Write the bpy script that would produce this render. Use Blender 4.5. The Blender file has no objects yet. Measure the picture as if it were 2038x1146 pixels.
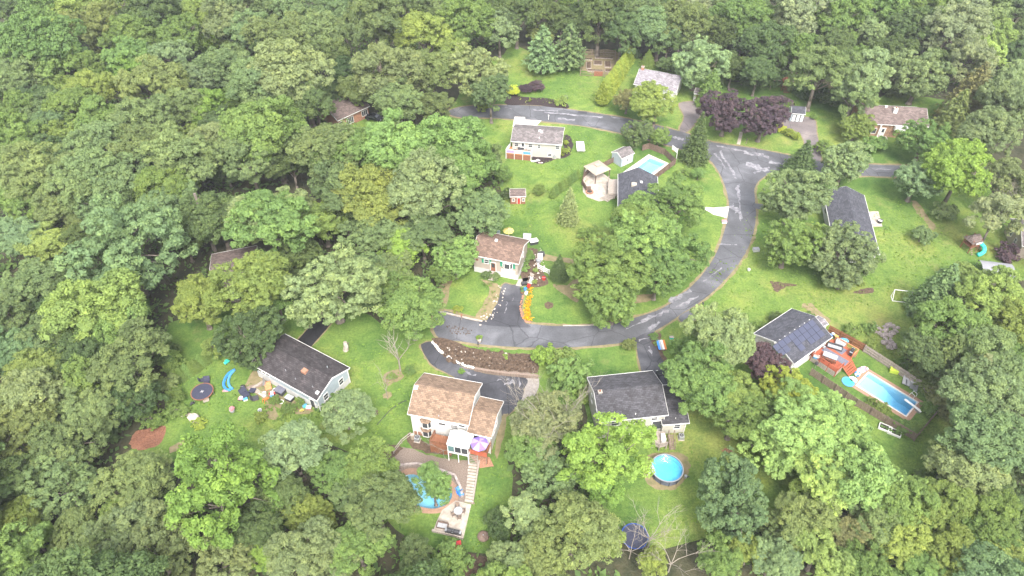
import bpy, bmesh, math, random
import numpy as np
from mathutils import Vector, Matrix
from mathutils.geometry import delaunay_2d_cdt
random.seed(7)
S = bpy.context.scene
COL = S.collection
# ---------------- camera ----------------
CH = 92.0; PITCH = math.radians(43.5); FPX = 1400.0; CX, CY = 1019.0, 573.0
cam_d = bpy.data.cameras.new('camera'); cam = bpy.data.objects.new('camera', cam_d); COL.objects.link(cam)
cam.location = (0, 0, CH); cam.rotation_euler = (math.pi/2 - PITCH, 0, 0)
cam_d.sensor_width = 36; cam_d.lens = 36*FPX/2038; cam_d.clip_start = .5; cam_d.clip_end = 3000
S.camera = cam
# ---------------- world, sun, exposure ----------------
W = bpy.data.worlds.new('World'); S.world = W; W.use_nodes = True
nt = W.node_tree; bg = nt.nodes['Background']
sky = nt.nodes.new('ShaderNodeTexSky'); sky.sky_type = 'NISHITA'; sky.sun_disc = False
SUN_EL, SUN_AZ = math.radians(52), math.radians(168)
sky.sun_elevation = SUN_EL; sky.sun_rotation = SUN_AZ; sky.dust_density = 4; sky.air_density = 1.2
hs = nt.nodes.new('ShaderNodeHueSaturation'); hs.inputs['Saturation'].default_value = .3
nt.links.new(sky.outputs[0], hs.inputs['Color']); nt.links.new(hs.outputs[0], bg.inputs[0])
bg.inputs[1].default_value = .15
sd = bpy.data.lights.new('sun', 'SUN'); sd.energy = 1.25; sd.angle = math.radians(20); sd.color = (1, .95, .87)
sun = bpy.data.objects.new('sun', sd); COL.objects.link(sun)
sv = Vector((math.sin(SUN_AZ)*math.cos(SUN_EL), math.cos(SUN_AZ)*math.cos(SUN_EL), math.sin(SUN_EL)))
sun.rotation_euler = sv.to_track_quat('Z', 'Y').to_euler(); sun.location = (0, 0, 200)
S.view_settings.view_transform = 'Standard'; S.view_settings.look = 'None'; S.view_settings.gamma = 1
S.view_settings.exposure = 2.02
S.view_settings.use_curve_mapping = False
S.render.engine = 'CYCLES'
S.cycles.max_bounces = 8; S.cycles.diffuse_bounces = 6; S.cycles.transparent_max_bounces = 12
S.cycles.volume_bounces = 0; S.cycles.use_denoising = True; S.cycles.denoiser = 'OPENIMAGEDENOISE'; S.cycles.denoising_input_passes = 'RGB_ALBEDO_NORMAL'; S.cycles.denoising_prefilter = 'ACCURATE'

# ---------------- helpers ----------------
def G(px, py, z=0.0):
    """where the photograph's point lies on the horizontal plane at height z"""
    x = (px-CX)/FPX; y = -(py-CY)/FPX
    dy = math.cos(PITCH)+y*math.sin(PITCH); dz = -math.sin(PITCH)+y*math.cos(PITCH)
    t = (z-CH)/dz
    return (x*t, dy*t)
def depth(y, z): return y*math.cos(PITCH)-(z-CH)*math.sin(PITCH)
def tag(o, label=None, cat=None, group=None, kind=None):
    if label: o['label'] = label
    if cat: o['category'] = cat
    if group: o['group'] = group
    if kind: o['kind'] = kind
    return o
def thing(name, label, cat, loc, rz=0, group=None):
    o = bpy.data.objects.new(name, None); COL.objects.link(o)
    o.location = (loc[0], loc[1], loc[2] if len(loc) > 2 else 0); o.rotation_euler = (0, 0, rz)
    o.empty_display_size = .2
    return tag(o, label, cat, group)

_m = {}
def mat(name, c, rough=.8, var=.0, scale=3., bump=0., bscale=None, c2=None, spec=.3, metal=0, stretch=None):
    if name in _m: return _m[name]
    m = bpy.data.materials.new(name); m.use_nodes = True; t = m.node_tree; N = t.nodes; b = N['Principled BSDF']
    b.inputs['Roughness'].default_value = rough; b.inputs['Metallic'].default_value = metal
    b.inputs['Specular IOR Level'].default_value = spec
    b.inputs['Base Color'].default_value = (*c, 1)
    tc = N.new('ShaderNodeTexCoord'); mp = N.new('ShaderNodeMapping'); t.links.new(tc.outputs['Object'], mp.inputs[0])
    if stretch: mp.inputs['Scale'].default_value = stretch
    if var or c2:
        n1 = N.new('ShaderNodeTexNoise'); n1.inputs['Scale'].default_value = scale; n1.inputs['Detail'].default_value = 8
        n1.inputs['Roughness'].default_value = .65
        t.links.new(mp.outputs[0], n1.inputs['Vector'])
        r = N.new('ShaderNodeValToRGB'); r.color_ramp.elements[0].position = .36; r.color_ramp.elements[1].position = .64
        a = c2 if c2 else tuple(v*(1-var) for v in c); d = c if c2 else tuple(min(1, v*(1+var)) for v in c)
        r.color_ramp.elements[0].color = (*a, 1); r.color_ramp.elements[1].color = (*d, 1)
        t.links.new(n1.outputs['Fac'], r.inputs[0]); t.links.new(r.outputs[0], b.inputs['Base Color'])
    if bump:
        n2 = N.new('ShaderNodeTexNoise'); n2.inputs['Scale'].default_value = bscale or scale*4; n2.inputs['Detail'].default_value = 5
        t.links.new(mp.outputs[0], n2.inputs['Vector'])
        bp = N.new('ShaderNodeBump'); bp.inputs['Distance'].default_value = bump; t.links.new(n2.outputs['Fac'], bp.inputs['Height'])
        t.links.new(bp.outputs[0], b.inputs['Normal'])
    _m[name] = m
    return m

def mix_ramp(t, fac, stops):
    r = t.nodes.new('ShaderNodeValToRGB'); e = r.color_ramp.elements
    while len(e) < len(stops): e.new(.5)
    for k, (p, c) in enumerate(stops): e[k].position = p; e[k].color = (*c, 1)
    t.links.new(fac, r.inputs[0]); return r.outputs[0]
def mixc(t, fac, a, b, mode='MIX'):
    m = t.nodes.new('ShaderNodeMix'); m.data_type = 'RGBA'; m.blend_type = mode
    if isinstance(fac, float): m.inputs[0].default_value = fac
    else: t.links.new(fac, m.inputs[0])
    for s, v in ((6, a), (7, b)):
        if isinstance(v, tuple): m.inputs[s].default_value = (*v, 1)
        else: t.links.new(v, m.inputs[s])
    return m.outputs[2]
def noise(t, vec, scale, detail=6, rough=.6, dist=0.):
    n = t.nodes.new('ShaderNodeTexNoise'); n.inputs['Scale'].default_value = scale; n.inputs['Detail'].default_value = detail
    n.inputs['Roughness'].default_value = rough; n.inputs['Distortion'].default_value = dist
    t.links.new(vec, n.inputs['Vector']); return n.outputs['Fac']

def grass_mat():
    m = bpy.data.materials.new('grass'); m.use_nodes = True; t = m.node_tree; b = t.nodes['Principled BSDF']
    b.inputs['Roughness'].default_value = .95; b.inputs['Specular IOR Level'].default_value = .1
    v = t.nodes.new('ShaderNodeTexCoord').outputs['Object']
    base = mix_ramp(t, noise(t, v, .05, 5, .6), [(.34, (.060, .115, .028)), (.45, (.088, .15, .035)), (.54, (.12, .18, .042)), (.66, (.17, .20, .055))])
    mid = mix_ramp(t, noise(t, v, .35, 8, .72, .8), [(.3, (.58, .7, .68)), (.5, (1, 1, 1)), (.72, (1.38, 1.25, 1.15))])
    c = mixc(t, 1., base, mid, 'MULTIPLY')
    fine = mix_ramp(t, noise(t, v, 2.6, 10, .8), [(.3, (.5, .55, .5)), (.5, (1, 1, 1)), (.7, (1.5, 1.45, 1.35))])
    c = mixc(t, 1., c, fine, 'MULTIPLY')
    dry = mix_ramp(t, noise(t, v, .11, 7, .7), [(.58, (0, 0, 0)), (.72, (.6, .6, .6))])
    c = mixc(t, dry, c, (.24, .21, .09))
    t.links.new(c, b.inputs['Base Color'])
    bp = t.nodes.new('ShaderNodeBump'); bp.inputs['Distance'].default_value = .16; t.links.new(noise(t, v, 5., 6, .75), bp.inputs['Height'])
    t.links.new(bp.outputs[0], b.inputs['Normal'])
    return m
def asphalt_mat(name, c1, c2, c3):
    m = bpy.data.materials.new(name); m.use_nodes = True; t = m.node_tree; b = t.nodes['Principled BSDF']
    b.inputs['Roughness'].default_value = .75; b.inputs['Specular IOR Level'].default_value = .35
    v = t.nodes.new('ShaderNodeTexCoord').outputs['Object']
    base = mix_ramp(t, noise(t, v, .16, 6, .6, .4), [(.35, c1), (.52, c2), (.68, c3)])
    fine = mix_ramp(t, noise(t, v, 3.5, 10, .8), [(.3, (.72, .72, .72)), (.5, (1, 1, 1)), (.72, (1.3, 1.3, 1.3))])
    c = mixc(t, 1., base, fine, 'MULTIPLY')
    # thin wandering cracks
    vo = t.nodes.new('ShaderNodeTexVoronoi'); vo.feature = 'DISTANCE_TO_EDGE'; vo.inputs['Scale'].default_value = .22
    nz = t.nodes.new('ShaderNodeTexNoise'); nz.inputs['Scale'].default_value = .8; nz.inputs['Detail'].default_value = 5
    t.links.new(v, nz.inputs['Vector'])
    va = t.nodes.new('ShaderNodeMixRGB'); va.inputs[0].default_value = .35; t.links.new(v, va.inputs[1]); t.links.new(nz.outputs['Color'], va.inputs[2])
    t.links.new(va.outputs[0], vo.inputs['Vector'])
    crack = mix_ramp(t, vo.outputs['Distance'], [(.004, (.6, .6, .6)), (.014, (0, 0, 0))])
    c = mixc(t, crack, c, tuple(x*.45 for x in c1))
    t.links.new(c, b.inputs['Base Color'])
    bp = t.nodes.new('ShaderNodeBump'); bp.inputs['Distance'].default_value = .02; t.links.new(noise(t, v, 12., 4), bp.inputs['Height'])
    t.links.new(bp.outputs[0], b.inputs['Normal'])
    return m
def shingle_mat(name, c, lite, course=.28):
    m = bpy.data.materials.new(name); m.use_nodes = True; t = m.node_tree; b = t.nodes['Principled BSDF']
    b.inputs['Roughness'].default_value = .9; b.inputs['Specular IOR Level'].default_value = .2
    v = t.nodes.new('ShaderNodeTexCoord').outputs['Object']
    br = t.nodes.new('ShaderNodeTexBrick'); br.inputs['Scale'].default_value = 1; br.inputs['Brick Width'].default_value = .5
    br.inputs['Row Height'].default_value = course; br.inputs['Mortar Size'].default_value = .018; br.inputs['Bias'].default_value = 0
    br.inputs['Color1'].default_value = (*[x*.72 for x in c], 1); br.inputs['Color2'].default_value = (*[x*1.3 for x in c], 1)
    br.inputs['Mortar'].default_value = (*[x*.5 for x in c], 1)
    t.links.new(v, br.inputs['Vector'])
    st = mix_ramp(t, noise(t, v, .5, 9, .7), [(.35, (.78, .76, .74)), (.5, (1, 1, 1)), (.68, lite)])
    c1 = mixc(t, 1., br.outputs['Color'], st, 'MULTIPLY')
    fine = mix_ramp(t, noise(t, v, 7, 6, .8), [(.3, (.7, .7, .7)), (.7, (1.3, 1.3, 1.3))])
    c1 = mixc(t, 1., c1, fine, 'MULTIPLY')
    t.links.new(c1, b.inputs['Base Color'])
    bp = t.nodes.new('ShaderNodeBump'); bp.inputs['Distance'].default_value = .015; t.links.new(br.outputs['Fac'], bp.inputs['Height']); bp.invert = True
    t.links.new(bp.outputs[0], b.inputs['Normal'])
    return m
def siding_mat(name, c):
    m = bpy.data.materials.new(name); m.use_nodes = True; t = m.node_tree; b = t.nodes['Principled BSDF']
    b.inputs['Roughness'].default_value = .6
    v = t.nodes.new('ShaderNodeTexCoord').outputs['Object']
    w = t.nodes.new('ShaderNodeTexWave'); w.bands_direction = 'Z'; w.wave_profile = 'SAW'; w.inputs['Scale'].default_value = 1.6
    t.links.new(v, w.inputs['Vector'])
    d = mix_ramp(t, noise(t, v, .9, 6, .7), [(.35, tuple(x*.86 for x in c)), (.6, c)])
    t.links.new(d, b.inputs['Base Color'])
    bp = t.nodes.new('ShaderNodeBump'); bp.inputs['Distance'].default_value = .02; t.links.new(w.outputs['Fac'], bp.inputs['Height'])
    t.links.new(bp.outputs[0], b.inputs['Normal'])
    return m
def leaf_mat(name, use_obj=True, c=(.1, .15, .05), var=.35):
    m = bpy.data.materials.new(name); m.use_nodes = True; t = m.node_tree; N = t.nodes; t.nodes.remove(N['Principled BSDF'])
    at = N.new('ShaderNodeAttribute'); at.attribute_name = 'tint'
    if use_obj: src = N.new('ShaderNodeObjectInfo').outputs['Color']
    else:
        rgb = N.new('ShaderNodeRGB'); rgb.outputs[0].default_value = (*c, 1); src = rgb.outputs[0]
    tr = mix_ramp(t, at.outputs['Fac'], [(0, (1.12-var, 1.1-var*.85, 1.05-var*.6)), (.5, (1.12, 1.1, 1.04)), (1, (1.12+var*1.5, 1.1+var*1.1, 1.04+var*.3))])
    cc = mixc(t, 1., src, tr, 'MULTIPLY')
    d = N.new('ShaderNodeBsdfDiffuse'); tl = N.new('ShaderNodeBsdfTranslucent'); mx = N.new('ShaderNodeMixShader'); mx.inputs[0].default_value = .34
    t.links.new(cc, d.inputs[0]); t.links.new(mixc(t, 1., cc, (1.1, 1.15, .6), 'MULTIPLY'), tl.inputs[0])
    t.links.new(d.outputs[0], mx.inputs[1]); t.links.new(tl.outputs[0], mx.inputs[2])
    t.links.new(mx.outputs[0], N['Material Output'].inputs[0])
    return m
def water_mat(name, col, dens):
    m = bpy.data.materials.new(name); m.use_nodes = True; t = m.node_tree; N = t.nodes; N.remove(N['Principled BSDF'])
    tp = N.new('ShaderNodeBsdfTransparent'); gl = N.new('ShaderNodeBsdfGlossy'); gl.inputs['Roughness'].default_value = .05
    fr = N.new('ShaderNodeFresnel'); fr.inputs[0].default_value = 1.33; mx = N.new('ShaderNodeMixShader')
    bp = N.new('ShaderNodeBump'); bp.inputs['Distance'].default_value = .03; v = N.new('ShaderNodeTexCoord').outputs['Object']
    t.links.new(noise(t, v, 3.5, 3), bp.inputs['Height']); t.links.new(bp.outputs[0], gl.inputs['Normal']); t.links.new(bp.outputs[0], fr.inputs['Normal'])
    t.links.new(fr.outputs[0], mx.inputs[0]); t.links.new(tp.outputs[0], mx.inputs[1]); t.links.new(gl.outputs[0], mx.inputs[2])
    t.links.new(mx.outputs[0], N['Material Output'].inputs[0])
    va = N.new('ShaderNodeVolumeAbsorption'); va.inputs['Color'].default_value = (*col, 1); va.inputs['Density'].default_value = dens
    t.links.new(va.outputs[0], N['Material Output'].inputs[1])
    return m

M = dict(
    grass=grass_mat(),
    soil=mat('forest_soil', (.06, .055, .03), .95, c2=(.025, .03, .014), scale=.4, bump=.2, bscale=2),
    verge=mat('verge_soil', (.22, .17, .10), .95, c2=(.13, .12, .055), scale=1.2, bump=.05),
    mulch=mat('dark_mulch', (.045, .03, .03), .95, c2=(.018, .013, .014), scale=4, bump=.08),
    mulchbr=mat('brown_mulch', (0.12, 0.082, 0.055), .95, c2=(0.05, 0.033, 0.024), scale=2.2, bump=.1),
    redchips=mat('red_wood_chips', (0.28, 0.13, 0.08), .95, c2=(0.15, 0.07, 0.045), scale=5, bump=.12),
    gravel=mat('gravel', (0.24, 0.19, 0.155), .95, c2=(0.11, 0.085, 0.07), scale=7, bump=.08, bscale=12),
    palegravel=mat('pale_gravel', (0.3, 0.27, 0.25), .95, c2=(0.18, 0.16, 0.145), scale=2, bump=.05, bscale=12),
    concrete=mat('concrete', (0.4, 0.35, 0.3), .85, c2=(0.25, 0.215, 0.18), scale=1.2, bump=.01),
    concretew=mat('white_concrete', (0.54, 0.5, 0.46), .85, c2=(0.42, 0.38, 0.34), scale=1.2),
    asphalt=asphalt_mat('asphalt_road', (.058, .059, .064), (.084, .085, .094), (.13, .13, .142)),
    asphaltdk=asphalt_mat('asphalt_drive', (.028, .028, .033), (.05, .05, .058), (.095, .095, .105)),
    asphaltold=asphalt_mat('asphalt_old', (.10, .085, .085), (.14, .12, .12), (.2, .17, .16)),
    black=asphalt_mat('asphalt_black', (.008, .008, .01), (.013, .013, .015), (.022, .022, .025)),
    worn=mat('worn_road', (0.25, 0.243, 0.26), .85, c2=(0.1, 0.099, 0.112), scale=1.1, bump=.01),
    white=mat('white_paint', (0.6, 0.59, 0.57), .55, var=.06, scale=2),
    whitevinyl=siding_mat('white_siding', (0.54, 0.53, 0.51)),
    bluevinyl=siding_mat('pale_blue_siding', (0.32, 0.37, 0.405)),
    creamvinyl=siding_mat('cream_siding', (0.43, 0.41, 0.355)),
    tanvinyl=siding_mat('tan_siding', (0.33, 0.28, 0.235)),
    stonewall=mat('painted_block', (0.42, 0.41, 0.395), .8, var=.08, scale=2),
    brickm=mat('brick_facing', (.36, .19, .12), .9, c2=(.2, .1, .07), scale=6, bump=.02),
    fieldstone=mat('fieldstone', (.42, .26, .17), .9, c2=(.2, .13, .09), scale=3.5, bump=.06),
    rooftan=shingle_mat('tan_shingles', (0.19, 0.132, 0.094), (1.2, 1.15, 1.1)),
    roofbrown=shingle_mat('brown_shingles', (0.14, 0.095, 0.075), (1.3, 1.25, 1.2)),
    roofmauve=shingle_mat('mauve_brown_shingles', (0.13, 0.1, 0.092), (1.2, 1.2, 1.2)),
    roofgrey=shingle_mat('weathered_grey_shingles', (.135, .12, .12), (1.35, 1.3, 1.25)),
    roofdark=shingle_mat('charcoal_shingles', (0.058, 0.056, 0.062), (1.3, 1.3, 1.3)),
    roofblk=shingle_mat('black_shingles', (0.045, 0.04, 0.042), (1.6, 1.5, 1.45)),
    roofblue=shingle_mat('slate_shingles', (0.062, 0.063, 0.075), (1.25, 1.25, 1.25)),
    rooflight=shingle_mat('pale_grey_shingles', (0.2, 0.185, 0.2), (1.2, 1.15, 1.15)),
    glass=mat('window_glass', (.045, .05, .055), .12, spec=.6),
    glassteal=mat('tinted_glass', (.09, .17, .17), .15, spec=.6),
    reddeck=mat('red_stained_wood', (0.32, 0.085, 0.045), .7, var=.18, scale=2, stretch=(1, 6, 1)),
    orangedeck=mat('orange_stained_wood', (0.45, 0.2, 0.09), .7, var=.15, scale=2, stretch=(1, 6, 1)),
    browndeck=mat('brown_stained_wood', (0.2, 0.085, 0.045), .75, var=.25, scale=2, stretch=(6, 1, 1)),
    wood=mat('weathered_wood', (.25, .19, .15), .85, c2=(.14, .10, .08), scale=2, stretch=(4, 4, .6)),
    greywood=mat('grey_wood', (.36, .31, .27), .85, c2=(.2, .17, .145), scale=2, stretch=(4, 4, .6)),
    darkwood=mat('dark_wood', (.13, .09, .07), .85, var=.3, scale=3),
    coping=mat('brick_coping', (0.31, 0.19, 0.13), .85, c2=(0.22, 0.14, 0.095), scale=2.5, bump=.01),
    liner=mat('pool_liner', (0.4, 0.6, 0.66), .5, var=.04, scale=3),
    linerblue=mat('blue_pool_liner', (.1, .5, .78), .5, var=.1, scale=2),
    water=water_mat('pool_water', (.14, .68, .93), .26),
    waterp=water_mat('pale_pool_water', (.3, .78, .92), .3),
    solar=mat('solar_cell', (0.042, 0.046, 0.075), .3, var=.08, scale=1, spec=.5),
    solarframe=mat('solar_frame', (.03, .032, .05), .5),
    metal=mat('grey_metal', (.35, .36, .37), .45, metal=.6),
    darkmetal=mat('dark_metal', (.05, .05, .055), .5, metal=.3),
    charcoal=mat('charcoal_fabric', (.05, .05, .055), .85, var=.15),
    blackmat=mat('black_mesh', (.035, .037, .06), .7, var=.15, scale=4),
    greyfab=mat('grey_fabric', (.3, .3, .31), .9, var=.1), slatemat=mat('slate_rug', (.12, .12, .15), .9, var=.15),
    purplef=mat('purple_fabric', (0.17, 0.11, 0.36), .8, var=.08), lilac=mat('lilac_fabric', (0.3, 0.23, 0.5), .8, var=.05),
    navyp=mat('navy_plastic', (.02, .06, .24), .6),
    bluep=mat('blue_plastic', (.04, .2, .62), .4), skyp=mat('sky_blue_plastic', (0.08, 0.26, 0.46), .4), tealp=mat('teal_plastic', (.05, .5, .38), .4),
    redp=mat('red_paint', (0.4, 0.035, 0.03), .4), yellowp=mat('yellow_plastic', (0.4, 0.34, 0.09), .5), limep=mat('lime_plastic', (0.4, 0.5, 0.06), .5),
    orangep=mat('orange_plastic', (0.5, 0.17, 0.04), .5), greenp=mat('green_plastic', (.03, .22, .13), .5), pinkp=mat('pink_plastic', (0.45, 0.2, 0.22), .5),
    tan=mat('tan_canvas', (0.29, 0.235, 0.185), .85, var=.08), rust=mat('rust_brown', (0.2, 0.085, 0.05), .8, var=.2),
    rock=mat('rock', (.38, .33, .3), .9, c2=(.2, .16, .15), scale=2, bump=.05), paleRock=mat('pale_rock', (0.36, 0.32, 0.28), .9, var=.15, scale=3),
    bark=mat('bark', (.19, .16, .135), .95, c2=(.09, .075, .06), scale=2.5, bump=.06, stretch=(2, 2, .4)),
    palebark=mat('bleached_wood', (0.27, 0.24, 0.2), .95, c2=(0.17, 0.145, 0.12), scale=2.5, stretch=(2, 2, .4)),
    leaf=leaf_mat('foliage'), needle=leaf_mat('needles', var=.3),
)

class MB:
    def __init__(s): s.v = []; s.f = []; s.m = Matrix()
    def at(s, x=0, y=0, z=0, rz=0, rx=0, ry=0):
        s.m = Matrix.Translation((x, y, z)) @ Matrix.Rotation(rz, 4, 'Z') @ Matrix.Rotation(ry, 4, 'Y') @ Matrix.Rotation(rx, 4, 'X'); return s
    def add(s, vs, fs):
        n = len(s.v); s.v += [tuple(s.m @ Vector(p)) for p in vs]; s.f += [tuple(n+i for i in f) for f in fs]; return s
    def box(s, x0, x1, y0, y1, z0, z1):
        return s.add([(x0, y0, z0), (x1, y0, z0), (x1, y1, z0), (x0, y1, z0), (x0, y0, z1), (x1, y0, z1), (x1, y1, z1), (x0, y1, z1)],
                     [(3, 2, 1, 0), (4, 5, 6, 7), (0, 1, 5, 4), (1, 2, 6, 5), (2, 3, 7, 6), (3, 0, 4, 7)])
    def cyl(s, x, y, z0, z1, r0, r1=None, n=12, cap=True):
        r1 = r0 if r1 is None else r1
        vs = [(x+r0*math.cos(2*math.pi*k/n), y+r0*math.sin(2*math.pi*k/n), z0) for k in range(n)]
        vs += [(x+r1*math.cos(2*math.pi*k/n), y+r1*math.sin(2*math.pi*k/n), z1) for k in range(n)]
        fs = [(k, (k+1) % n, n+(k+1) % n, n+k) for k in range(n)]
        if cap: fs += [tuple(range(n, 2*n)), tuple(range(n-1, -1, -1))]
        return s.add(vs, fs)
    def bar(s, a, b, r, r2=None, n=6):
        a, b = Vector(a), Vector(b); r2 = r if r2 is None else r2; d = b-a
        if d.length < 1e-5: return s
        q = d.to_track_quat('Z', 'Y')
        vs = [tuple(a+q @ Vector((r*math.cos(2*math.pi*k/n), r*math.sin(2*math.pi*k/n), 0))) for k in range(n)]
        vs += [tuple(b+q @ Vector((r2*math.cos(2*math.pi*k/n), r2*math.sin(2*math.pi*k/n), 0))) for k in range(n)]
        return s.add(vs, [(k, (k+1) % n, n+(k+1) % n, n+k) for k in range(n)]+[tuple(range(n, 2*n)), tuple(range(n-1, -1, -1))])
    def prism(s, pts, z0, z1):
        n = len(pts)
        return s.add([(*p, z0) for p in pts]+[(*p, z1) for p in pts], [(k, (k+1) % n, n+(k+1) % n, n+k) for k in range(n)]+[tuple(range(n, 2*n)), tuple(range(n-1, -1, -1))])
    def ball(s, x, y, z, rx, ry, rz, seed=0, jit=.0, n=8, h=5):
        rnd = random.Random(seed); vs = []; fs = []
        for i in range(h+1):
            a = math.pi*i/h
            for k in range(n):
                b = 2*math.pi*k/n; j = 1+rnd.uniform(-jit, jit)
                vs.append((x+rx*math.sin(a)*math.cos(b)*j, y+ry*math.sin(a)*math.sin(b)*j, z+rz*math.cos(a)*j))
        for i in range(h):
            for k in range(n): fs.append((i*n+k, (i+1)*n+k, (i+1)*n+(k+1) % n, i*n+(k+1) % n))
        return s.add(vs, fs)
    def build(s, name, m, parent=None, smooth=False, bevel=0):
        me = bpy.data.meshes.new(name); me.from_pydata(s.v, [], s.f); me.materials.append(m); me.update()
        if smooth:
            for p in me.polygons: p.use_smooth = True
        o = bpy.data.objects.new(name, me); COL.objects.link(o); o.parent = parent
        if bevel:
            md = o.modifiers.new('bevel', 'BEVEL'); md.width = bevel; md.segments = 2; md.limit_method = 'ANGLE'
        return o
def part(name, me_obj, parent, loc=(0, 0, 0), rz=0):
    o = me_obj.copy(); COL.objects.link(o); o.parent = parent; o.location = loc; o.rotation_euler = (0, 0, rz); o.name = name; return o
def copy_tree(o, loc=None, rz=None, parent=None, label=None):
    c = o.copy(); COL.objects.link(c); c.parent = parent
    if loc is not None: c.location = loc
    if rz is not None: c.rotation_euler = (0, 0, rz)
    if label: c['label'] = label
    for ch in [k for k in o.children]: copy_tree(ch, parent=c)
    return c

def spline(pts, closed=True, n=5):
    out = []; L = len(pts)
    for i in range(L if closed else L-1):
        p = [pts[(i+k) % L] if closed else pts[min(max(i+k, 0), L-1)] for k in (-1, 0, 1, 2)]
        for k in range(n):
            t = k/n
            out.append(tuple(.5*((2*p[1][j])+(-p[0][j]+p[2][j])*t+(2*p[0][j]-5*p[1][j]+4*p[2][j]-p[3][j])*t*t+(-p[0][j]+3*p[1][j]-3*p[2][j]+p[3][j])*t**3) for j in (0, 1)))
    if not closed: out.append(tuple(pts[-1]))
    return out
def inside(p, poly):
    x, y = p; c = False; j = len(poly)-1
    for i in range(len(poly)):
        (xi, yi), (xj, yj) = poly[i], poly[j]
        if (yi > y) != (yj > y) and x < (xj-xi)*(y-yi)/(yj-yi)+xi: c = not c
        j = i
    return c
def area(p): return .5*sum(p[i-1][0]*p[i][1]-p[i][0]*p[i-1][1] for i in range(len(p)))
def offset(poly, d):
    s = 1 if area(poly) > 0 else -1; out = []; n = len(poly)
    for i in range(n):
        a, b, c = Vector(poly[i-1]), Vector(poly[i]), Vector(poly[(i+1) % n])
        t1, t2 = (b-a).normalized(), (c-b).normalized()
        t = (t1+t2); t = t.normalized() if t.length > 1e-6 else t1
        out.append((b.x+t.y*s*d, b.y-t.x*s*d))
    return out
def jag(poly, amt, seed=0, step=.6):
    r = random.Random(seed); out = []
    for i in range(len(poly)):
        a, b = Vector(poly[i]), Vector(poly[(i+1) % len(poly)]); L = (b-a).length; k = max(1, int(L/step))
        for j in range(k):
            p = a.lerp(b, j/k); out.append((p.x+r.uniform(-amt, amt), p.y+r.uniform(-amt, amt)))
    return out
def sheet(name, outer, z, m, holes=(), kind='structure', parent=None, thick=0):
    """a flat sheet (or a low slab) with real holes"""
    loops = [outer]+list(holes); vs = []; es = []
    for lp in loops:
        n0 = len(vs); vs += [Vector(p) for p in lp]; es += [(n0+i, n0+(i+1) % len(lp)) for i in range(len(lp))]
    vo, eo, fo, *_ = delaunay_2d_cdt(vs, es, [], 0, 1e-5)
    fs = []
    for f in fo:
        c = (sum(vo[i].x for i in f)/len(f), sum(vo[i].y for i in f)/len(f))
        if inside(c, outer) and not any(inside(c, h) for h in holes): fs.append(tuple(f))
    me = bpy.data.meshes.new(name); bm = bmesh.new(); bv = [bm.verts.new((v.x, v.y, 0)) for v in vo]
    for f in fs: bm.faces.new([bv[i] for i in f])
    bmesh.ops.recalc_face_normals(bm, faces=bm.faces)
    if bm.faces:
        bm.faces.ensure_lookup_table()
        if bm.faces[0].normal.z < 0: bmesh.ops.reverse_faces(bm, faces=bm.faces)
    if thick:
        r = bmesh.ops.extrude_face_region(bm, geom=bm.faces[:]); bmesh.ops.translate(bm, verts=[e for e in r['geom'] if isinstance(e, bmesh.types.BMVert)], vec=(0, 0, thick))
    bm.to_mesh(me); bm.free(); me.materials.append(m)
    o = bpy.data.objects.new(name, me); COL.objects.link(o); o.location.z = z
    if parent: o.parent = parent
    elif kind: o['kind'] = kind
    return o
def P(pts, z=0): return [G(x, y, z) for x, y in pts]
# ---------------- ground, roads, paths ----------------
def poolquad(a, b, c):  # px corners, third gives the width
    A, B, C = Vector(G(*a)), Vector(G(*b)), Vector(G(*c)); u = (B-A).normalized(); n = Vector((-u.y, u.x)); w = (C-A).dot(n)
    return [tuple(A), tuple(B), tuple(B+n*w), tuple(A+n*w)]
POOL1 = poolquad((1705.5, 767.5), (1802.6, 827.5), (1730.6, 743.5))
POOL2 = spline(P([(797, 957), (806, 947), (824, 944), (852, 953), (879, 959), (895, 971), (900, 988), (888, 1005), (862, 1013), (832, 1008), (808, 1003), (793, 984)]), n=4)
POOL3 = P([(1294, 314), (1325, 326), (1290, 351), (1259, 339)])
HOLES = [POOL1, POOL2, POOL3]
sheet('ground', [(-700, -60), (700, -60), (700, 900), (-700, 900)], 0, M['grass'], HOLES)
def patch(name, px, z, m, smooth=True, j=.12, seed=0, holes=(), kind='structure', thick=0, label=None, cat=None, group=None):
    p = P(px)
    if smooth: p = spline(p, n=4)
    if j: p = jag(p, j, seed or len(px)*7+int(px[0][0]), 1.)
    o = sheet(name, p, z, m, holes, kind=None if label else kind, thick=thick)
    if label: tag(o, label, cat, group, kind if kind != 'structure' else None)
    return o
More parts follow.
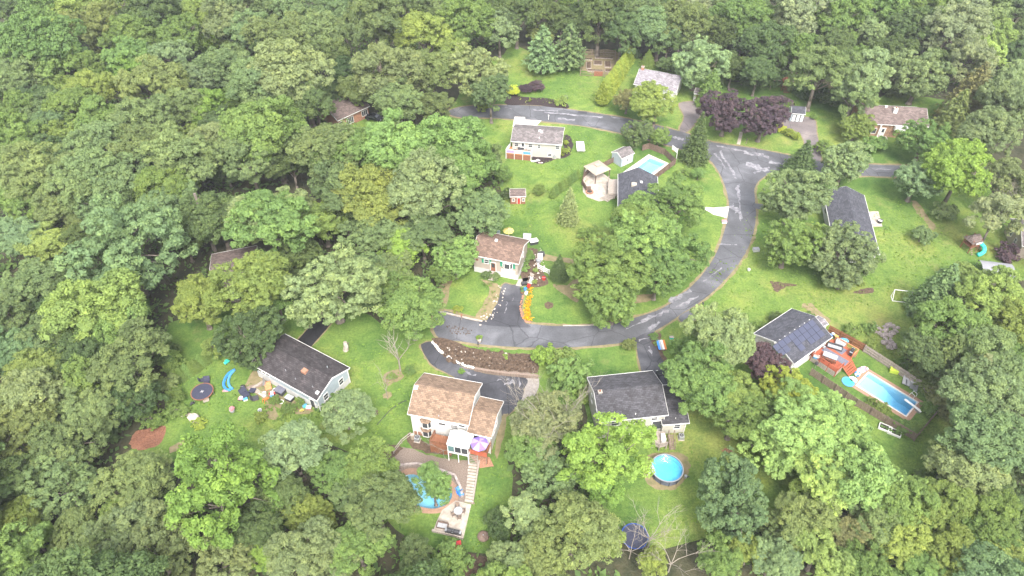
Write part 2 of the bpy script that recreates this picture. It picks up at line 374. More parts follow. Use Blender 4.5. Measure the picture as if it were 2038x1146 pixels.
# woodland floor
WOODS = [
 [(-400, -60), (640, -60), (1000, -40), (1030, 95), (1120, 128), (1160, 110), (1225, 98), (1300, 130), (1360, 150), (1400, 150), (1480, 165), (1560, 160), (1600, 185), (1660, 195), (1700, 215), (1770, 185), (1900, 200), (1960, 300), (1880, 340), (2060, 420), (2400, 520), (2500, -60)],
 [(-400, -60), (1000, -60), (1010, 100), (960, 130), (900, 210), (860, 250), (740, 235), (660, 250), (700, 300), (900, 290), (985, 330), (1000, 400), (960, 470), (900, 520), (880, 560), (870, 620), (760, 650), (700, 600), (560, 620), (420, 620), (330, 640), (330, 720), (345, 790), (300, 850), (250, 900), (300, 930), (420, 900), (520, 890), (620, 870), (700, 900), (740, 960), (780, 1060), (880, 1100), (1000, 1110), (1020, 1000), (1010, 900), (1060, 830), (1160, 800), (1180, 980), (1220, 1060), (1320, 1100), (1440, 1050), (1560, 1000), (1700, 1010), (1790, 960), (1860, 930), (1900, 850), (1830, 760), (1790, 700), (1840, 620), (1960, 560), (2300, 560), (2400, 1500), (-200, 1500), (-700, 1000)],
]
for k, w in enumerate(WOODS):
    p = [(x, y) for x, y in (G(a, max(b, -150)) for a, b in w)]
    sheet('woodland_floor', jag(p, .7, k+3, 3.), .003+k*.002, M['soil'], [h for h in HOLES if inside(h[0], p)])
ROAD = [(868, 668), (920, 680), (1000, 689), (1100, 692), (1180, 688), (1245, 680), (1310, 655), (1360, 622), (1395, 600), (1430, 570), (1470, 525), (1493, 483), (1504, 440), (1503, 405), (1502, 375), (1512, 358), (1535, 345), (1565, 341), (1600, 346), (1725, 350), (1790, 352), (1890, 352), (1960, 350),
        (1960, 330), (1890, 330), (1800, 329), (1725, 327), (1640, 322), (1567, 308), (1500, 295), (1420, 283), (1360, 263), (1250, 236), (1150, 220), (1090, 212), (1030, 209), (960, 210), (915, 213), (890, 223), (912, 233), (960, 234), (1020, 237), (1090, 242), (1170, 252), (1250, 268), (1310, 284), (1370, 301), (1408, 316),
        (1425, 333), (1440, 362), (1449, 395), (1450, 420), (1440, 465), (1425, 505), (1395, 550), (1350, 592), (1300, 621), (1200, 646), (1100, 648), (1040, 643), (975, 638), (930, 632), (870, 618)]
rp = spline(P(ROAD), n=4)
sheet('road_verge', jag(offset(rp, .55), .22, 5, .9), .008, M['verge'])
sheet('road', jag(rp, .05, 6, .8), .013, M['asphalt'])
DRV = [
 ('driveway', [(1001, 566), (1018, 567), (1036, 568), (1041, 590), (1038, 615), (1044, 640), (1052, 652), (955, 645), (972, 630), (982, 605)], 'asphaltdk', .017),
 ('driveway', [(838, 686), (860, 680), (868, 695), (895, 716), (930, 732), (975, 745), (1046, 752), (1043, 775), (1036, 798), (1003, 830), (985, 800), (940, 780), (900, 748), (862, 728), (845, 705)], 'asphaltdk', .017),
 ('driveway', [(1265, 673), (1303, 660), (1307, 690), (1325, 722), (1338, 772), (1345, 800), (1290, 790), (1278, 745), (1268, 700)], 'asphaltdk', .017),
 ('driveway', [(634, 630), (662, 640), (615, 695), (588, 682)], 'black', .017),
 ('driveway', [(1565, 233), (1618, 236), (1625, 265), (1634, 318), (1606, 312), (1600, 280), (1588, 262), (1562, 252)], 'asphaltold', .012),
 ('driveway', [(924, 254), (946, 251), (966, 284), (955, 289)], 'asphaltdk', .017),
 ('driveway', [(1868, 300), (1882, 298), (1896, 345), (1872, 346)], 'asphaltdk', .010),
 ('driveway', [(1366, 620), (1392, 608), (1397, 616), (1388, 634), (1362, 642), (1350, 632)], 'asphalt', .012),
 ('driveway', [(1500, 404), (1520, 407), (1522, 418), (1500, 414)], 'asphalt', .017),
 ('driveway', [(1352, 205), (1398, 205), (1392, 232), (1368, 262), (1352, 258), (1362, 232)], 'asphaltold', .010),
]
for k, (n, px, m, z) in enumerate(DRV):
    pp = spline(P(px), n=4) if len(px) > 4 else P(px)
    sheet('driveway_edge', jag(offset(pp, .3), .15, 90+k, .8), .0056+k*.0002, M['verge'])
    sheet(n, jag(pp, .05, k, 1), z, M[m])
patch('concrete_apron', [(1393, 411), (1420, 413), (1451, 411), (1447, 434), (1420, 427)], .021, M['concretew'], False, .06)
patch('concrete_apron', [(1024, 232), (1045, 233), (1045, 238), (1078, 240), (1066, 252), (1020, 252)], .021, M['concretew'], False, .03)
patch('gravel_strip', [(1047, 752), (1072, 753), (1066, 790), (1056, 808), (1038, 806), (1037, 798), (1044, 775)], .014, M['palegravel'])
patch('stone_path', [(1472, 262), (1479, 262), (1473, 288), (1466, 287)], .012, M['concrete'], False, .04)
# worn pale patches on the asphalt
def ln(a, b, w, n=6, seed=0):
    r = random.Random(seed); A, B = Vector(a), Vector(b); d = (B-A); nn = Vector((-d.y, d.x)).normalized()
    t = [A+d*k/n+nn*w*r.uniform(.05, 1.1) for k in range(n+1)]; u = [A+d*k/n-nn*w*r.uniform(.05, 1.1) for k in range(n+1)]
    return [tuple(p) for p in t+u[::-1]]
WORN = [ln((1432, 300), (1466, 355), 3.2, 6, 1), ln((1423, 305), (1445, 335), 2.2, 5, 2), ln((1425, 290), (1520, 308), 1.8, 8, 3), ln((1480, 305), (1530, 312), 3.5, 6, 4), ln((1485, 325), (1530, 340), 5, 6, 5), ln((1530, 322), (1560, 328), 4, 5, 6), ln((1500, 345), (1530, 332), 5, 5, 7), ln((1468, 368), (1472, 398), 5, 5, 8),
        ln((1455, 410), (1475, 425), 8, 5, 9), ln((1470, 385), (1475, 440), 2.5, 6, 10), ln((1428, 486), (1465, 487), 1.1, 6, 11), ln((1400, 560), (1438, 532), 1.2, 6, 12), ln((1330, 600), (1375, 578), 8, 6, 13), ln((1345, 612), (1390, 590), 4, 6, 14), ln((1275, 640), (1330, 618), 5, 6, 15), ln((1290, 655), (1312, 640), 6, 4, 16), ln((1245, 655), (1300, 632), 1.0, 8, 17),
        ln((1060, 219), (1110, 221), 1.6, 6, 18), ln((1085, 223), (1200, 234), 2.4, 10, 19), ln((1110, 236), (1145, 239), 2, 5, 20), ln((1160, 243), (1178, 246), 1.5, 4, 21), ln((1005, 213), (1020, 217), 1.4, 4, 22), ln((1215, 232), (1232, 236), 1.2, 4, 23), ln((1338, 272), (1360, 278), 3, 5, 24), ln((1735, 336), (1775, 338), 1.6, 6, 25), ln((1865, 342), (1890, 343), 1.2, 4, 26),
        ln((1270, 678), (1300, 668), 2.2, 5, 27), ln((1290, 690), (1298, 708), 3, 5, 28), ln((1010, 600), (1006, 625), .7, 7, 29), ln((1030, 745), (1035, 770), 1.2, 4, 30), ln((925, 740), (945, 748), 2.4, 4, 31), ln((1005, 765), (1024, 760), 4, 5, 32), ln((990, 757), (1012, 755), 1.6, 4, 33), ln((1022, 590), (1019, 600), .8, 4, 34)]
for k, w in enumerate(WORN): sheet('worn_asphalt_patch', jag(P(w), .2, k, .45), .022+.0012*k, M['worn'])
patch('dark_repair_patch', [(1152, 221), (1168, 222), (1168, 227), (1148, 226)], .07, M['asphaltdk'], False, .02)
# bare soil, mulch and planting beds
BEDS = [
 ('mulch_bed', [(1005, 196), (1022, 188), (1040, 192), (1062, 194), (1090, 195), (1110, 200), (1130, 207), (1128, 216), (1100, 213), (1050, 209), (1010, 208)], 'mulch'),
 ('mulch_bed', [(1058, 316), (1062, 303), (1105, 306), (1120, 300), (1124, 268), (1136, 275), (1140, 290), (1130, 312), (1106, 317), (1085, 325), (1066, 325)], 'mulch'),
 ('mulch_bed', [(858, 676), (882, 672), (930, 690), (1000, 703), (1050, 705), (1068, 715), (1068, 742), (1010, 738), (950, 731), (905, 722), (875, 700)], 'mulchbr'),
 ('wood_chip_patch', [(258, 877), (272, 858), (300, 852), (328, 848), (322, 880), (290, 893), (266, 893)], 'redchips'),
 ('bare_soil', [(335, 895), (360, 880), (382, 872), (375, 890), (345, 901)], 'verge'),
 ('bare_soil', [(1535, 560), (1560, 563), (1585, 567), (1560, 573), (1545, 581), (1537, 570)], 'mulchbr'),
 ('bare_soil', [(1595, 608), (1612, 603), (1625, 615), (1655, 640), (1640, 640), (1610, 620)], 'verge'),
 ('bare_soil', [(876, 560), (898, 552), (890, 600), (876, 622), (872, 590)], 'verge'),
 ('mulch_bed', [(955, 555), (990, 565), (998, 575), (985, 612), (968, 636), (945, 632), (965, 600), (975, 575)], 'verge'),
 ('bare_soil', [(1100, 565), (1130, 568), (1150, 545), (1152, 600), (1128, 590)], 'verge'),
 ('mulch_bed', [(1035, 500), (1066, 495), (1072, 512), (1080, 540), (1092, 560), (1075, 572), (1045, 566), (1036, 545)], 'mulchbr'),
 ('bare_soil', [(1038, 740), (1068, 745), (1068, 750), (930, 735), (928, 730)], 'gravel'),
 ('bare_soil', [(1140, 108), (1225, 100), (1222, 145), (1160, 140)], 'verge'),
 ('bare_soil', [(500, 748), (520, 740), (545, 778), (590, 800), (622, 818), (600, 824), (560, 812), (520, 792), (496, 770)], 'verge'),
 ('bare_soil', [(528, 805), (548, 808), (552, 835), (535, 832)], 'verge'),
 ('bare_soil', [(750, 900), (770, 885), (800, 890), (790, 905), (760, 915)], 'mulchbr'),
 ('bare_soil', [(1282, 925), (1300, 903), (1360, 905), (1374, 935), (1352, 970), (1318, 976), (1290, 962)], 'verge'),
 ('mulch_bed', [(905, 1100), (985, 1112), (985, 1128), (930, 1146), (890, 1120)], 'mulchbr'),
 ('mulch_bed', [(1712, 575), (1736, 572), (1736, 583), (1700, 584)], 'mulchbr'),
 ('bare_soil', [(765, 745), (795, 735), (803, 750), (785, 762), (768, 768)], 'verge'),
 ('mulch_ring', [(764, 785), (770, 780), (778, 781), (779, 789), (771, 795), (764, 791)], 'verge'),
 ('mulch_bed', [(1296, 668), (1312, 662), (1316, 678), (1312, 690), (1300, 688)], 'mulchbr'),
 ('bare_soil', [(1310, 665), (1316, 690), (1330, 720), (1340, 745), (1345, 770), (1338, 770), (1322, 722), (1309, 695)], 'mulchbr'),
 ('bare_soil', [(1815, 400), (1830, 405), (1845, 430), (1862, 450), (1855, 458), (1838, 438), (1822, 420)], 'verge'),
 ('bare_soil', [(1080, 505), (1150, 518), (1146, 524), (1096, 520), (1074, 512)], 'verge'),
 ('bare_soil', [(812, 860), (830, 870), (855, 885), (900, 905), (880, 906), (838, 898), (815, 885)], 'mulchbr'),
 ('bare_soil', [(985, 880), (1000, 830), (1010, 826), (1002, 870), (990, 912)], 'verge'),
 ('bare_soil', [(1060, 118), (1120, 126), (1110, 134), (1068, 128), (1040, 118)], 'mulchbr'),
 ('bare_soil', [(504, 736), (509, 739), (494, 766), (486, 768)], 'verge'),
 ('dark_patch', [(743, 819), (750, 816), (754, 822), (748, 828), (742, 826)], 'mulchbr'),
 ('bare_soil', [(1330, 548), (1350, 545), (1352, 560), (1335, 566)], 'verge'),
 ('bare_soil', [(1262, 590), (1300, 585), (1296, 598), (1262, 604)], 'verge'),
 ('bare_soil', [(1437, 893), (1455, 892), (1456, 902), (1440, 904)], 'redchips'),
]
for k, (n, px, m) in enumerate(BEDS): patch(n, px, .018+k*.0004, M[m], True, .2, k+20)
patch('mulch_ring', [(1084, 604), (1092, 600), (1100, 604), (1100, 611), (1090, 614), (1084, 610)], .02, M['mulchbr'])
# gravel yard, patios and pool decks
patch('gravel_yard', [(788, 894), (820, 893), (850, 905), (893, 913), (936, 920), (935, 950), (928, 985), (945, 1002), (905, 1000), (850, 1015), (800, 1010), (775, 985), (770, 950), (785, 925)], .015, M['gravel'], True, .1, 5, [offset(POOL2, .02)])
sheet('pool_deck', spline(P([(784, 960), (800, 937), (826, 932), (860, 941), (890, 949), (909, 968), (912, 990), (903, 1012), (865, 1022), (820, 1018), (792, 1008), (780, 985)]), n=4), .03, M['coping'], [offset(POOL2, .02)])
sheet('concrete_patio', P([(907, 996), (938, 1004), (922, 1072), (862, 1057), (868, 1040), (880, 1015)]), .034, M['concrete'])
sheet('pool_deck', offset(POOL1, 1.25), .03, M['coping'], [offset(POOL1, .02)])
sheet('pool_deck', P([(1234, 347), (1291, 307), (1331, 325), (1296, 356), (1255, 360)]), .03, M['concretew'], [offset(POOL3, .02)])
patch('stone_patio', [(1160, 372), (1162, 340), (1175, 330), (1200, 345), (1217, 358), (1210, 372), (1224, 372), (1224, 395), (1192, 401), (1168, 392), (1160, 382)], .03, M['concrete'], False, .04, thick=.05)
patch('concrete_patio', [(1727, 421), (1748, 421), (1756, 451), (1738, 451)], .03, M['concrete'], False, 0, thick=.05)
patch('paver_patio', [(934, 905), (975, 910), (983, 928), (955, 932), (945, 918)], .02, M['brickm'], False, .05, thick=.05)
patch('concrete_walk', [(1026, 568), (1032, 555), (1052, 552), (1048, 566), (1040, 571)], .022, M['concrete'], False, .05)

# ---------------- pools ----------------
def pool(label, loop, floor_m, water_m, d0, d1, cop=None, step=True):
    cx = sum(p[0] for p in loop)/len(loop); cy = sum(p[1] for p in loop)/len(loop)
    t = thing('swimming_pool', label, 'pool', (cx, cy, 0)); lp = [(x-cx, y-cy) for x, y in loop]
    if area(lp) < 0: lp = lp[::-1]
    # depth follows the long axis
    A = np.array(lp); u = np.linalg.svd(A-A.mean(0))[2][0]
    if u[1] > 0: u = -u
    q = A @ u; lo, hi = q.min(), q.max()
    dep = [-d1-.05 if len(lp) == 4 else -(d0+(d1-d0)*min(1, max(0, (v-lo)/(hi-lo)*1.6-.4))) for v in q]
    b = MB(); n = len(lp)
    b.add([(*p, .0) for p in lp]+[(*p, d) for p, d in zip(lp, dep)], [(k, (k+1) % n, n+(k+1) % n, n+k) for k in range(n)][::-1])
    b.build('pool_wall', M[floor_m], t)
    b = MB()
    if n == 4:
        # floor cut across so the slope starts a third of the way along
        i0 = int(np.argmin(q)); o = [lp[(i0+k) % 4] for k in range(4)]; dd = [dep[(i0+k) % 4] for k in range(4)]
        qq = [float(np.dot(p, u)) for p in o]; j = 1 if abs(qq[1]-qq[0]) > abs(qq[3]-qq[0]) else 3
        far1 = o[j]; near2 = o[4-j]; far2 = o[2]
        pts = []
        for f, z in ((0, -d0), (.35, -d0-.1), (.7, -d1), (1, -d1)):
            pts += [(*(np.array(o[0])*(1-f)+np.array(far1)*f), z), (*(np.array(near2)*(1-f)+np.array(far2)*f), z)]
        b.add(pts, [(0, 2, 3, 1), (2, 4, 5, 3), (4, 6, 7, 5)])
    else:
        b.add([(*p, d) for p, d in zip(lp, dep)]+[(0, 0, -(d0+d1)/2)], [(k, (k+1) % n, n) for k in range(n)])
    b.build('pool_floor', M[floor_m], t)
    w = MB(); w.prism([(x*.999, y*.999) for x, y in lp], -d1-.2, -.14); w.build('water', M[water_m], t)
    r = sheet('coping', offset(lp, .3), .036, M[cop or 'concretew'], [offset(lp, -.03)], kind=None, parent=t, thick=.05)
    return t
p1 = pool('rectangular blue pool inside the wooden fence beside the house with solar panels', POOL1, 'liner', 'water', 1.0, 2.3)
pool('freeform pool half hidden by trees below the tan roofed house', POOL2, 'liner', 'waterp', 1.2, 2.2, 'coping')
pool('pale pool in the fenced yard behind the grey gable roof', POOL3, 'liner', 'waterp', 1.2, 2.0)
# round above-ground pool
c = G(1328, 931, 1.2); R0 = 31.6*depth(c[1], 1.2)/FPX
t = thing('round_pool', 'round above ground pool with dark wall on a ring of bare soil', 'pool', c)
b = MB(); b.cyl(0, 0, .03, 1.2, R0-.06, n=40, cap=False); b.build('pool_wall', mat('dark_liner_wall', (.09, .1, .13), .6, var=.3, scale=1.5), t)
b = MB(); b.cyl(0, 0, .06, .1, R0-.1, n=40); b.build('pool_floor', M['linerblue'], t)
b = MB(); b.cyl(0, 0, .12, 1.05, R0-.1, n=40); b.build('water', water_mat('round_pool_water', (.3, .8, .95), .12), t)
rim = MB(); n = 40
for k in range(n):
    a0, a1 = 2*math.pi*k/n, 2*math.pi*(k+1)/n; ri, ro = R0-.1, R0+.08
    rim.add([(r*math.cos(a), r*math.sin(a), z) for z in (1.2, 1.25) for a, r in ((a0, ri), (a0, ro), (a1, ro), (a1, ri))], [(0, 1, 2, 3)[::-1], (4, 5, 6, 7), (1, 2, 6, 5), (0, 4, 7, 3)])
rim.build('top_rail', M['metal'], t)
for k in range(12):
    a = 2*math.pi*k/12; MB().at(rz=a).box(R0-.05, R0+.04, -.06, .06, .02, 1.22).build('upright', M['darkmetal'], t)
lt = thing('pool_ladder', 'white pool ladder on the left side of the round pool', 'ladder', (c[0]-R0*.92, c[1]-R0*.1))
for s in (-.28, .28): MB().bar((-.7, s, .02), (-.05, s, 1.7), .05).bar((-.05, s, 1.7), (.5, s, .5), .05).build('rail', M['white'], lt)
for k in range(4): MB().box(-.62+k*.16, -.36+k*.16, -.28, .28, .22+k*.3, .27+k*.3).build('step', M['white'], lt)
pf = thing('pool_pump', 'small grey pool pump beside the round pool', 'pump', (c[0]+R0+.35, c[1]-.9)); MB().cyl(0, 0, .02, .55, .22, n=10).build('filter_tank', M['metal'], pf); MB().bar((.1, 0, .15), (.55, .1, .15), .12).build('motor', M['darkmetal'], pf)
# diving board & pool rail of the rectangular pool
g = G(1820, 815); dv = thing('diving_board', 'white diving board at the far right end of the rectangular pool', 'diving board', G(1827, 820), math.atan2(G(1808, 806)[1]-G(1828, 821)[1], G(1808, 806)[0]-G(1828, 821)[0]))
MB().box(-.4, 2.6, -.22, .22, .5, .56).build('board', M['white'], dv); MB().box(-.3, .5, -.18, .18, .02, .5).build('stand', M['metal'], dv)
ld = thing('pool_rail', 'white handrails over the upper edge of the rectangular pool', 'handrail', G(1817, 789), .6)
for s in (-.35, .35): MB().bar((s, .5, .05), (s, .4, .85), .04).bar((s, .4, .85), (s, -.25, .7), .04).bar((s, -.25, .7), (s, -.3, -.5), .04).build('rail', M['white'], ld)
MB().box(-.35, .35, -.3, -.1, -.1, -.05).build('tread', M['white'], ld)
# ---------------- houses ----------------
def put(root, mb, name, m, u='front', **k): return mb.build(name, M[m] if isinstance(m, str) else m, root)
class House:
    def __init__(s, name, label, A, B, he, roof, wall, C=None, W=None, rise=1.8, L=None, o=.4, og=.3, trim='white', cat='house', base=None, ridge=.5, fascia='white', extL=0, found=None, gables='LR', foundh=.5):
        a, b2 = Vector(G(*A, he)), Vector(G(*B, he)); u = (b2-a).normalized(); n = Vector((-u.y, u.x))
        if C is not None: W = (Vector(G(*C, he))-a).dot(n)
        s.L = L or (b2-a).length; s.W = W; s.he = he; s.rise = rise; s.o = o; s.og = og; s.ridge = ridge
        s.rz = math.atan2(u.y, u.x); s.root = thing(name, label, cat, (a.x, a.y, 0), s.rz)
        s.u, s.n, s.a = u, n, a
        L_, W_, yr = s.L, s.W, s.W*ridge; th = .14; sl = rise/(yr); sl2 = rise/(W_-yr)
        s.slope = sl
        x0, x1, y0, y1 = og, L_-og, o, W_-o
        s.x0, s.x1, s.y0, s.y1 = x0, x1, y0, y1
        zf = he+sl*o-.05; zb = he+sl2*o-.05; zr = he+rise-.05
        w = MB(); w.add([(x0, y0, 0), (x1, y0, 0), (x1, y1, 0), (x0, y1, 0), (x0, y0, zf), (x1, y0, zf), (x1, y1, zb), (x0, y1, zb), (x0, yr, zr), (x1, yr, zr)],
              [(0, 1, 5, 4), (2, 3, 7, 6), (1, 2, 6, 9, 5), (3, 0, 4, 8, 7)])
        w.build('wall', M[wall], s.root)
        if found:
            f = MB(); f.box(x0-.03, x1+.03, y0-.03, y1+.03, 0, foundh); f.build('foundation', M[found], s.root)
        # two roof slopes, the shingle pattern running along the eave
        def slope(yA, zA, yB, zB, flip):
            l = math.hypot(yB-yA, zB-zA); mb = MB(); mb.box(0, L_, 0, l, 0, th)
            ob = mb.build('roof', M[roof], s.root)
            ang = math.atan2(zB-zA, abs(yB-yA))
            if not flip: ob.location = (0, yA, zA); ob.rotation_euler = (ang, 0, 0)
            else: ob.location = (L_, yA, zA); ob.rotation_euler = (ang, 0, math.pi)
            return ob, ang
        s.front, s.ang = slope(0, he, yr, he+rise, False); s.back, _ = slope(W_, he, yr, he+rise, True)
        MB().at(0, yr, he+rise+th*.55).box(0, L_, -.13, .13, 0, .07).build('ridge_cap', M[roof], s.root)
        g = MB(); g.box(-.02, L_+.02, -.12, -.002, he-.02, he+.13); g.build('gutter', M[fascia], s.root)
        g = MB(); g.box(-.02, L_+.02, W_+.002, W_+.12, he-.02, he+.13); g.build('gutter', M[fascia], s.root)
        for x in (-.045, L_+.005):
            f = MB(); f.add([(x, 0, he-.12), (x, 0, he+.13), (x, yr, he+rise+.15), (x, W_, he+.13), (x, W_, he-.12), (x, yr, he+rise-.12)]+[(x+.04, 0, he-.12), (x+.04, 0, he+.13), (x+.04, yr, he+rise+.15), (x+.04, W_, he+.13), (x+.04, W_, he-.12), (x+.04, yr, he+rise-.12)],
                [(0, 1, 2, 5), (5, 2, 3, 4), (6, 11, 8, 7), (11, 10, 9, 8), (1, 7, 8, 2), (2, 8, 9, 3), (0, 5, 11, 6), (5, 4, 10, 11), (0, 6, 7, 1), (4, 3, 9, 10)])
            f.build('rake_board', M[fascia], s.root)
    def wallm(s, side):
        if side == 'front': return Matrix.Translation((0, s.y0, 0))
        if side == 'back': return Matrix.Translation((s.L, s.y1, 0)) @ Matrix.Rotation(math.pi, 4, 'Z')
        if side == 'right': return Matrix.Translation((s.x1, 0, 0)) @ Matrix.Rotation(math.pi/2, 4, 'Z')
        return Matrix.Translation((s.x0, s.W, 0)) @ Matrix.Rotation(-math.pi/2, 4, 'Z')
    def window(s, side, x, z, w=1.0, h=1.2, mull=1, shutters=None, glass='glass', trim='white', bars=1):
        m = s.wallm(side); f = MB(); f.m = m; e = .09
        f.box(x-w/2-e, x+w/2+e, -.07, .02, z+h, z+h+e); f.box(x-w/2-e, x+w/2+e, -.09, .02, z-e, z)
        f.box(x-w/2-e, x-w/2, -.07, .02, z, z+h); f.box(x+w/2, x+w/2+e, -.07, .02, z, z+h)
        for k in range(mull-1): q = x-w/2+w*(k+1)/mull; f.box(q-.035, q+.035, -.065, .02, z, z+h)
        for k in range(bars): q = z+h*(k+1)/(bars+1); f.box(x-w/2, x+w/2, -.055, .02, q-.03, q+.03)
        fo = f.build('window', M[trim], s.root)
        g = MB(); g.m = m; g.box(x-w/2, x+w/2, -.03, .01, z, z+h); g.build('pane', M[glass], fo)
        if shutters:
            for sx in (x-w/2-e-.42, x+w/2+e+.02): q = MB(); q.m = m; q.box(sx, sx+.4, -.05, .0, z-.05, z+h+.05); q.build('shutter', M[shutters], s.root)
    def door(s, side, x, z=.15, w=.95, h=2.05, m='rust', trim='white', glass=False):
        mm = s.wallm(side); f = MB(); f.m = mm
        f.box(x-w/2-.1, x-w/2, -.08, .02, z, z+h+.1); f.box(x+w/2, x+w/2+.1, -.08, .02, z, z+h+.1); f.box(x-w/2, x+w/2, -.08, .02, z+h, z+h+.1); fo = f.build('door_frame', M[trim], s.root)
        d = MB(); d.m = mm; d.box(x-w/2, x+w/2, -.04, .015, z, z+h); do = d.build('door', M[m], s.root)
        if glass: g = MB(); g.m = mm; g.box(x-w*.3, x+w*.3, -.06, -.041, z+h*.45, z+h*.9); g.build('pane', M['glass'], do)
        else: g = MB(); g.m = mm; g.box(x+w*.32, x+w*.4, -.09, -.041, z+1, z+1.08); g.build('handle', M['metal'], do)
    def garage(s, side, x, w=2.5, h=2.1, z=.03, m='white'):
        mm = s.wallm(side); f = MB(); f.m = mm
        for a, b_ in ((x-w/2-.12, x-w/2), (x+w/2, x+w/2+.12)): f.box(a, b_, -.07, .02, z, z+h+.12)
        f.box(x-w/2, x+w/2, -.07, .02, z+h, z+h+.12); fo = f.build('garage_frame', M[m], s.root)
        d = MB(); d.m = mm
        for k in range(4): d.box(x-w/2, x+w/2, -.035, .01, z+k*h/4+.015, z+(k+1)*h/4-.015)
        d.build('garage_door', M['white'], s.root)
    def bay(s, side, x, z, w=2.0, h=1.3, roofm='roofbrown', shutters=None):
        mm = s.wallm(side); b = MB(); b.m = mm; dp = .5; pts = [(x-w/2, .0), (x-w/2+.4, -dp), (x+w/2-.4, -dp), (x+w/2, .0)]
        b.prism(pts[::-1], z-.25, z); b.prism(pts[::-1], z+h, z+h+.12)
        for p in pts[1:3]: b.box(p[0]-.06, p[0]+.06, p[1]-.02, p[1]+.1, z, z+h)
        for p in (pts[0], pts[3]): b.box(p[0]-.06, p[0]+.06, -.1, .0, z, z+h)
        fo = b.build('bay_window', M['white'], s.root)
        for i in range(3):
            (xa, ya), (xb, yb) = pts[i], pts[i+1]; g = MB(); g.m = mm
            g.add([(xa, ya, z+.02), (xb, yb, z+.02), (xb, yb, z+h-.02), (xa, ya, z+h-.02)], [(0, 1, 2, 3)]); g.build('pane', M['glass'], fo)
        r = MB(); r.m = mm; zt = z+h+.12
        r.add([(x-w/2-.1, 0, zt), (x-w/2+.35, -dp-.1, zt), (x+w/2-.35, -dp-.1, zt), (x+w/2+.1, 0, zt), (x-w/2+.2, 0, zt+.35), (x+w/2-.2, 0, zt+.35)], [(1, 2, 5, 4), (0, 1, 4), (2, 3, 5)]); r.build('bay_roof', M[roofm], fo)
        if shutters:
            for sx in (x-w/2-.55, x+w/2+.1): q = MB(); q.m = mm; q.box(sx, sx+.42, -.05, .0, z-.05, z+h+.05); q.build('shutter', M[shutters], s.root)
    def onroof(s, x, f, mb_fn, name, m, back=False):
        """something standing on the front slope at fraction f of the way to the ridge"""
        y = s.W*s.ridge*f; z = s.he+s.rise*f+.1
        if back: y = s.W-(s.W*(1-s.ridge)*f)
        b = MB(); b.at(x, y, z); mb_fn(b); return b.build(name, M[m], s.root)
    def vent(s, x, f, h=.35, r=.07, m='metal'): s.onroof(x, f, lambda b: b.cyl(0, 0, -.1, h, r, n=8), 'vent_pipe', m)
    def boxvent(s, x, f, m='white'): s.onroof(x, f, lambda b: b.box(-.25, .25, -.25, .25, -.1, .25), 'roof_vent', m)
    def chimney(s, x, y, w=.8, d=.8, top=1., m='brickm'):
        z = s.he+s.rise; b = MB(); b.box(x-w/2, x+w/2, y-d/2, y+d/2, s.he-.3, z+top-.1); c = b.build('chimney', M[m], s.root)
        MB().box(x-w/2-.08, x+w/2+.08, y-d/2-.08, y+d/2+.08, z+top-.1, z+top).build('chimney_cap', M['concrete'], c)
        MB().cyl(x, y, z+top, z+top+.3, .13, n=8).build('flue', M['rust'], c)
    def downspout(s, x, y, z1): MB().box(x-.05, x+.05, y-.12, y-.02, .05, z1).build('downspout', M['white'], s.root)
    def wp(s, x, y, z=0): return s.root.matrix_basis @ Vector((x, y, z)) if False else Vector((s.a.x+s.u.x*x+s.n.x*y, s.a.y+s.u.y*x+s.n.y*y, z))

# 1 pale blue ranch on the left
h = House('ranch_house', 'pale blue ranch house with black roof and junk along its wall', (499.6, 724.4), (631, 797.7), 3.4, 'roofblk', 'bluevinyl', C=(577, 671), rise=1.5, found='stonewall', foundh=1.3)
for x in (1.2, 2.1, 3.0): h.window('front', x, 1.9, .75, 1.0)
for x in (4.6, 7.8, 10.2, 13.4): h.window('front', x, 2.45, .8, .55, bars=0)
h.door('front', 12.6, .05, .9, 1.95, 'darkmetal')
for x in (2.0, 5.6): h.window('right', x, 1.5, .9, 1.2)
h.onroof(9.6, .72, lambda b: b.box(-.45, .45, -.4, .4, -.2, .42), 'chimney', 'brickm'); h.vent(6.5, .4); h.vent(9, .3); h.vent(12.5, .35); h.boxvent(13.8, .25); h.onroof(12, .6, lambda b: b.cyl(0, 0, -.1, .4, .08), 'vent_pipe', 'metal', True)
for y in (.3, h.W-.3): h.downspout(h.x1+.08, y, 3.2)
H1 = h
# 2 tan roofed colonial with wing
h = House('colonial_house', 'two storey white house with tan shingle roof and rear decks above the gravel yard', (811, 824), (933, 847), 5.6, 'rooftan', 'whitevinyl', C=(835, 742), rise=2.1, found='brickm', foundh=.9)
h.bay('front', 2.6, 3.0, 1.7, 1.15, 'rooftan'); h.bay('front', 2.5, .75, 1.7, 1.15, 'rooftan')
h.window('front', 1.35, 4.85, .8, .38, bars=0); h.window('front', 5.2, 3.9, 1.0, .5, bars=0); h.window('front', 7.1, 3.5, 1.0, .9, bars=2); h.window('front', 8.3, 4.4, .9, .9)
h.downspout(.38, h.y0, 5.5); h.downspout(1.0, h.y0, 5.5); h.window('left', 4, 3.6); h.window('left', 4, 1.2)
h.boxvent(.4, .9); h.vent(4.8, .1, .3)
H2 = h
h = House('house_wing', 'lower wing of the white colonial house with its own tan roof behind the purple umbrella', (929, 861), (978, 872), 4.5, 'rooftan', 'whitevinyl', C=(1001, 800), rise=1.3, cat='house wing', o=.25)
for y in (2.2, 3.6): h.window('right', y, 2.6, .9, 1.1)
h.door('front', 1.9, 2.35, 1.8, 2.0, 'glass'); h.downspout(h.L-.3, h.y0, 4.4)
H2b = h
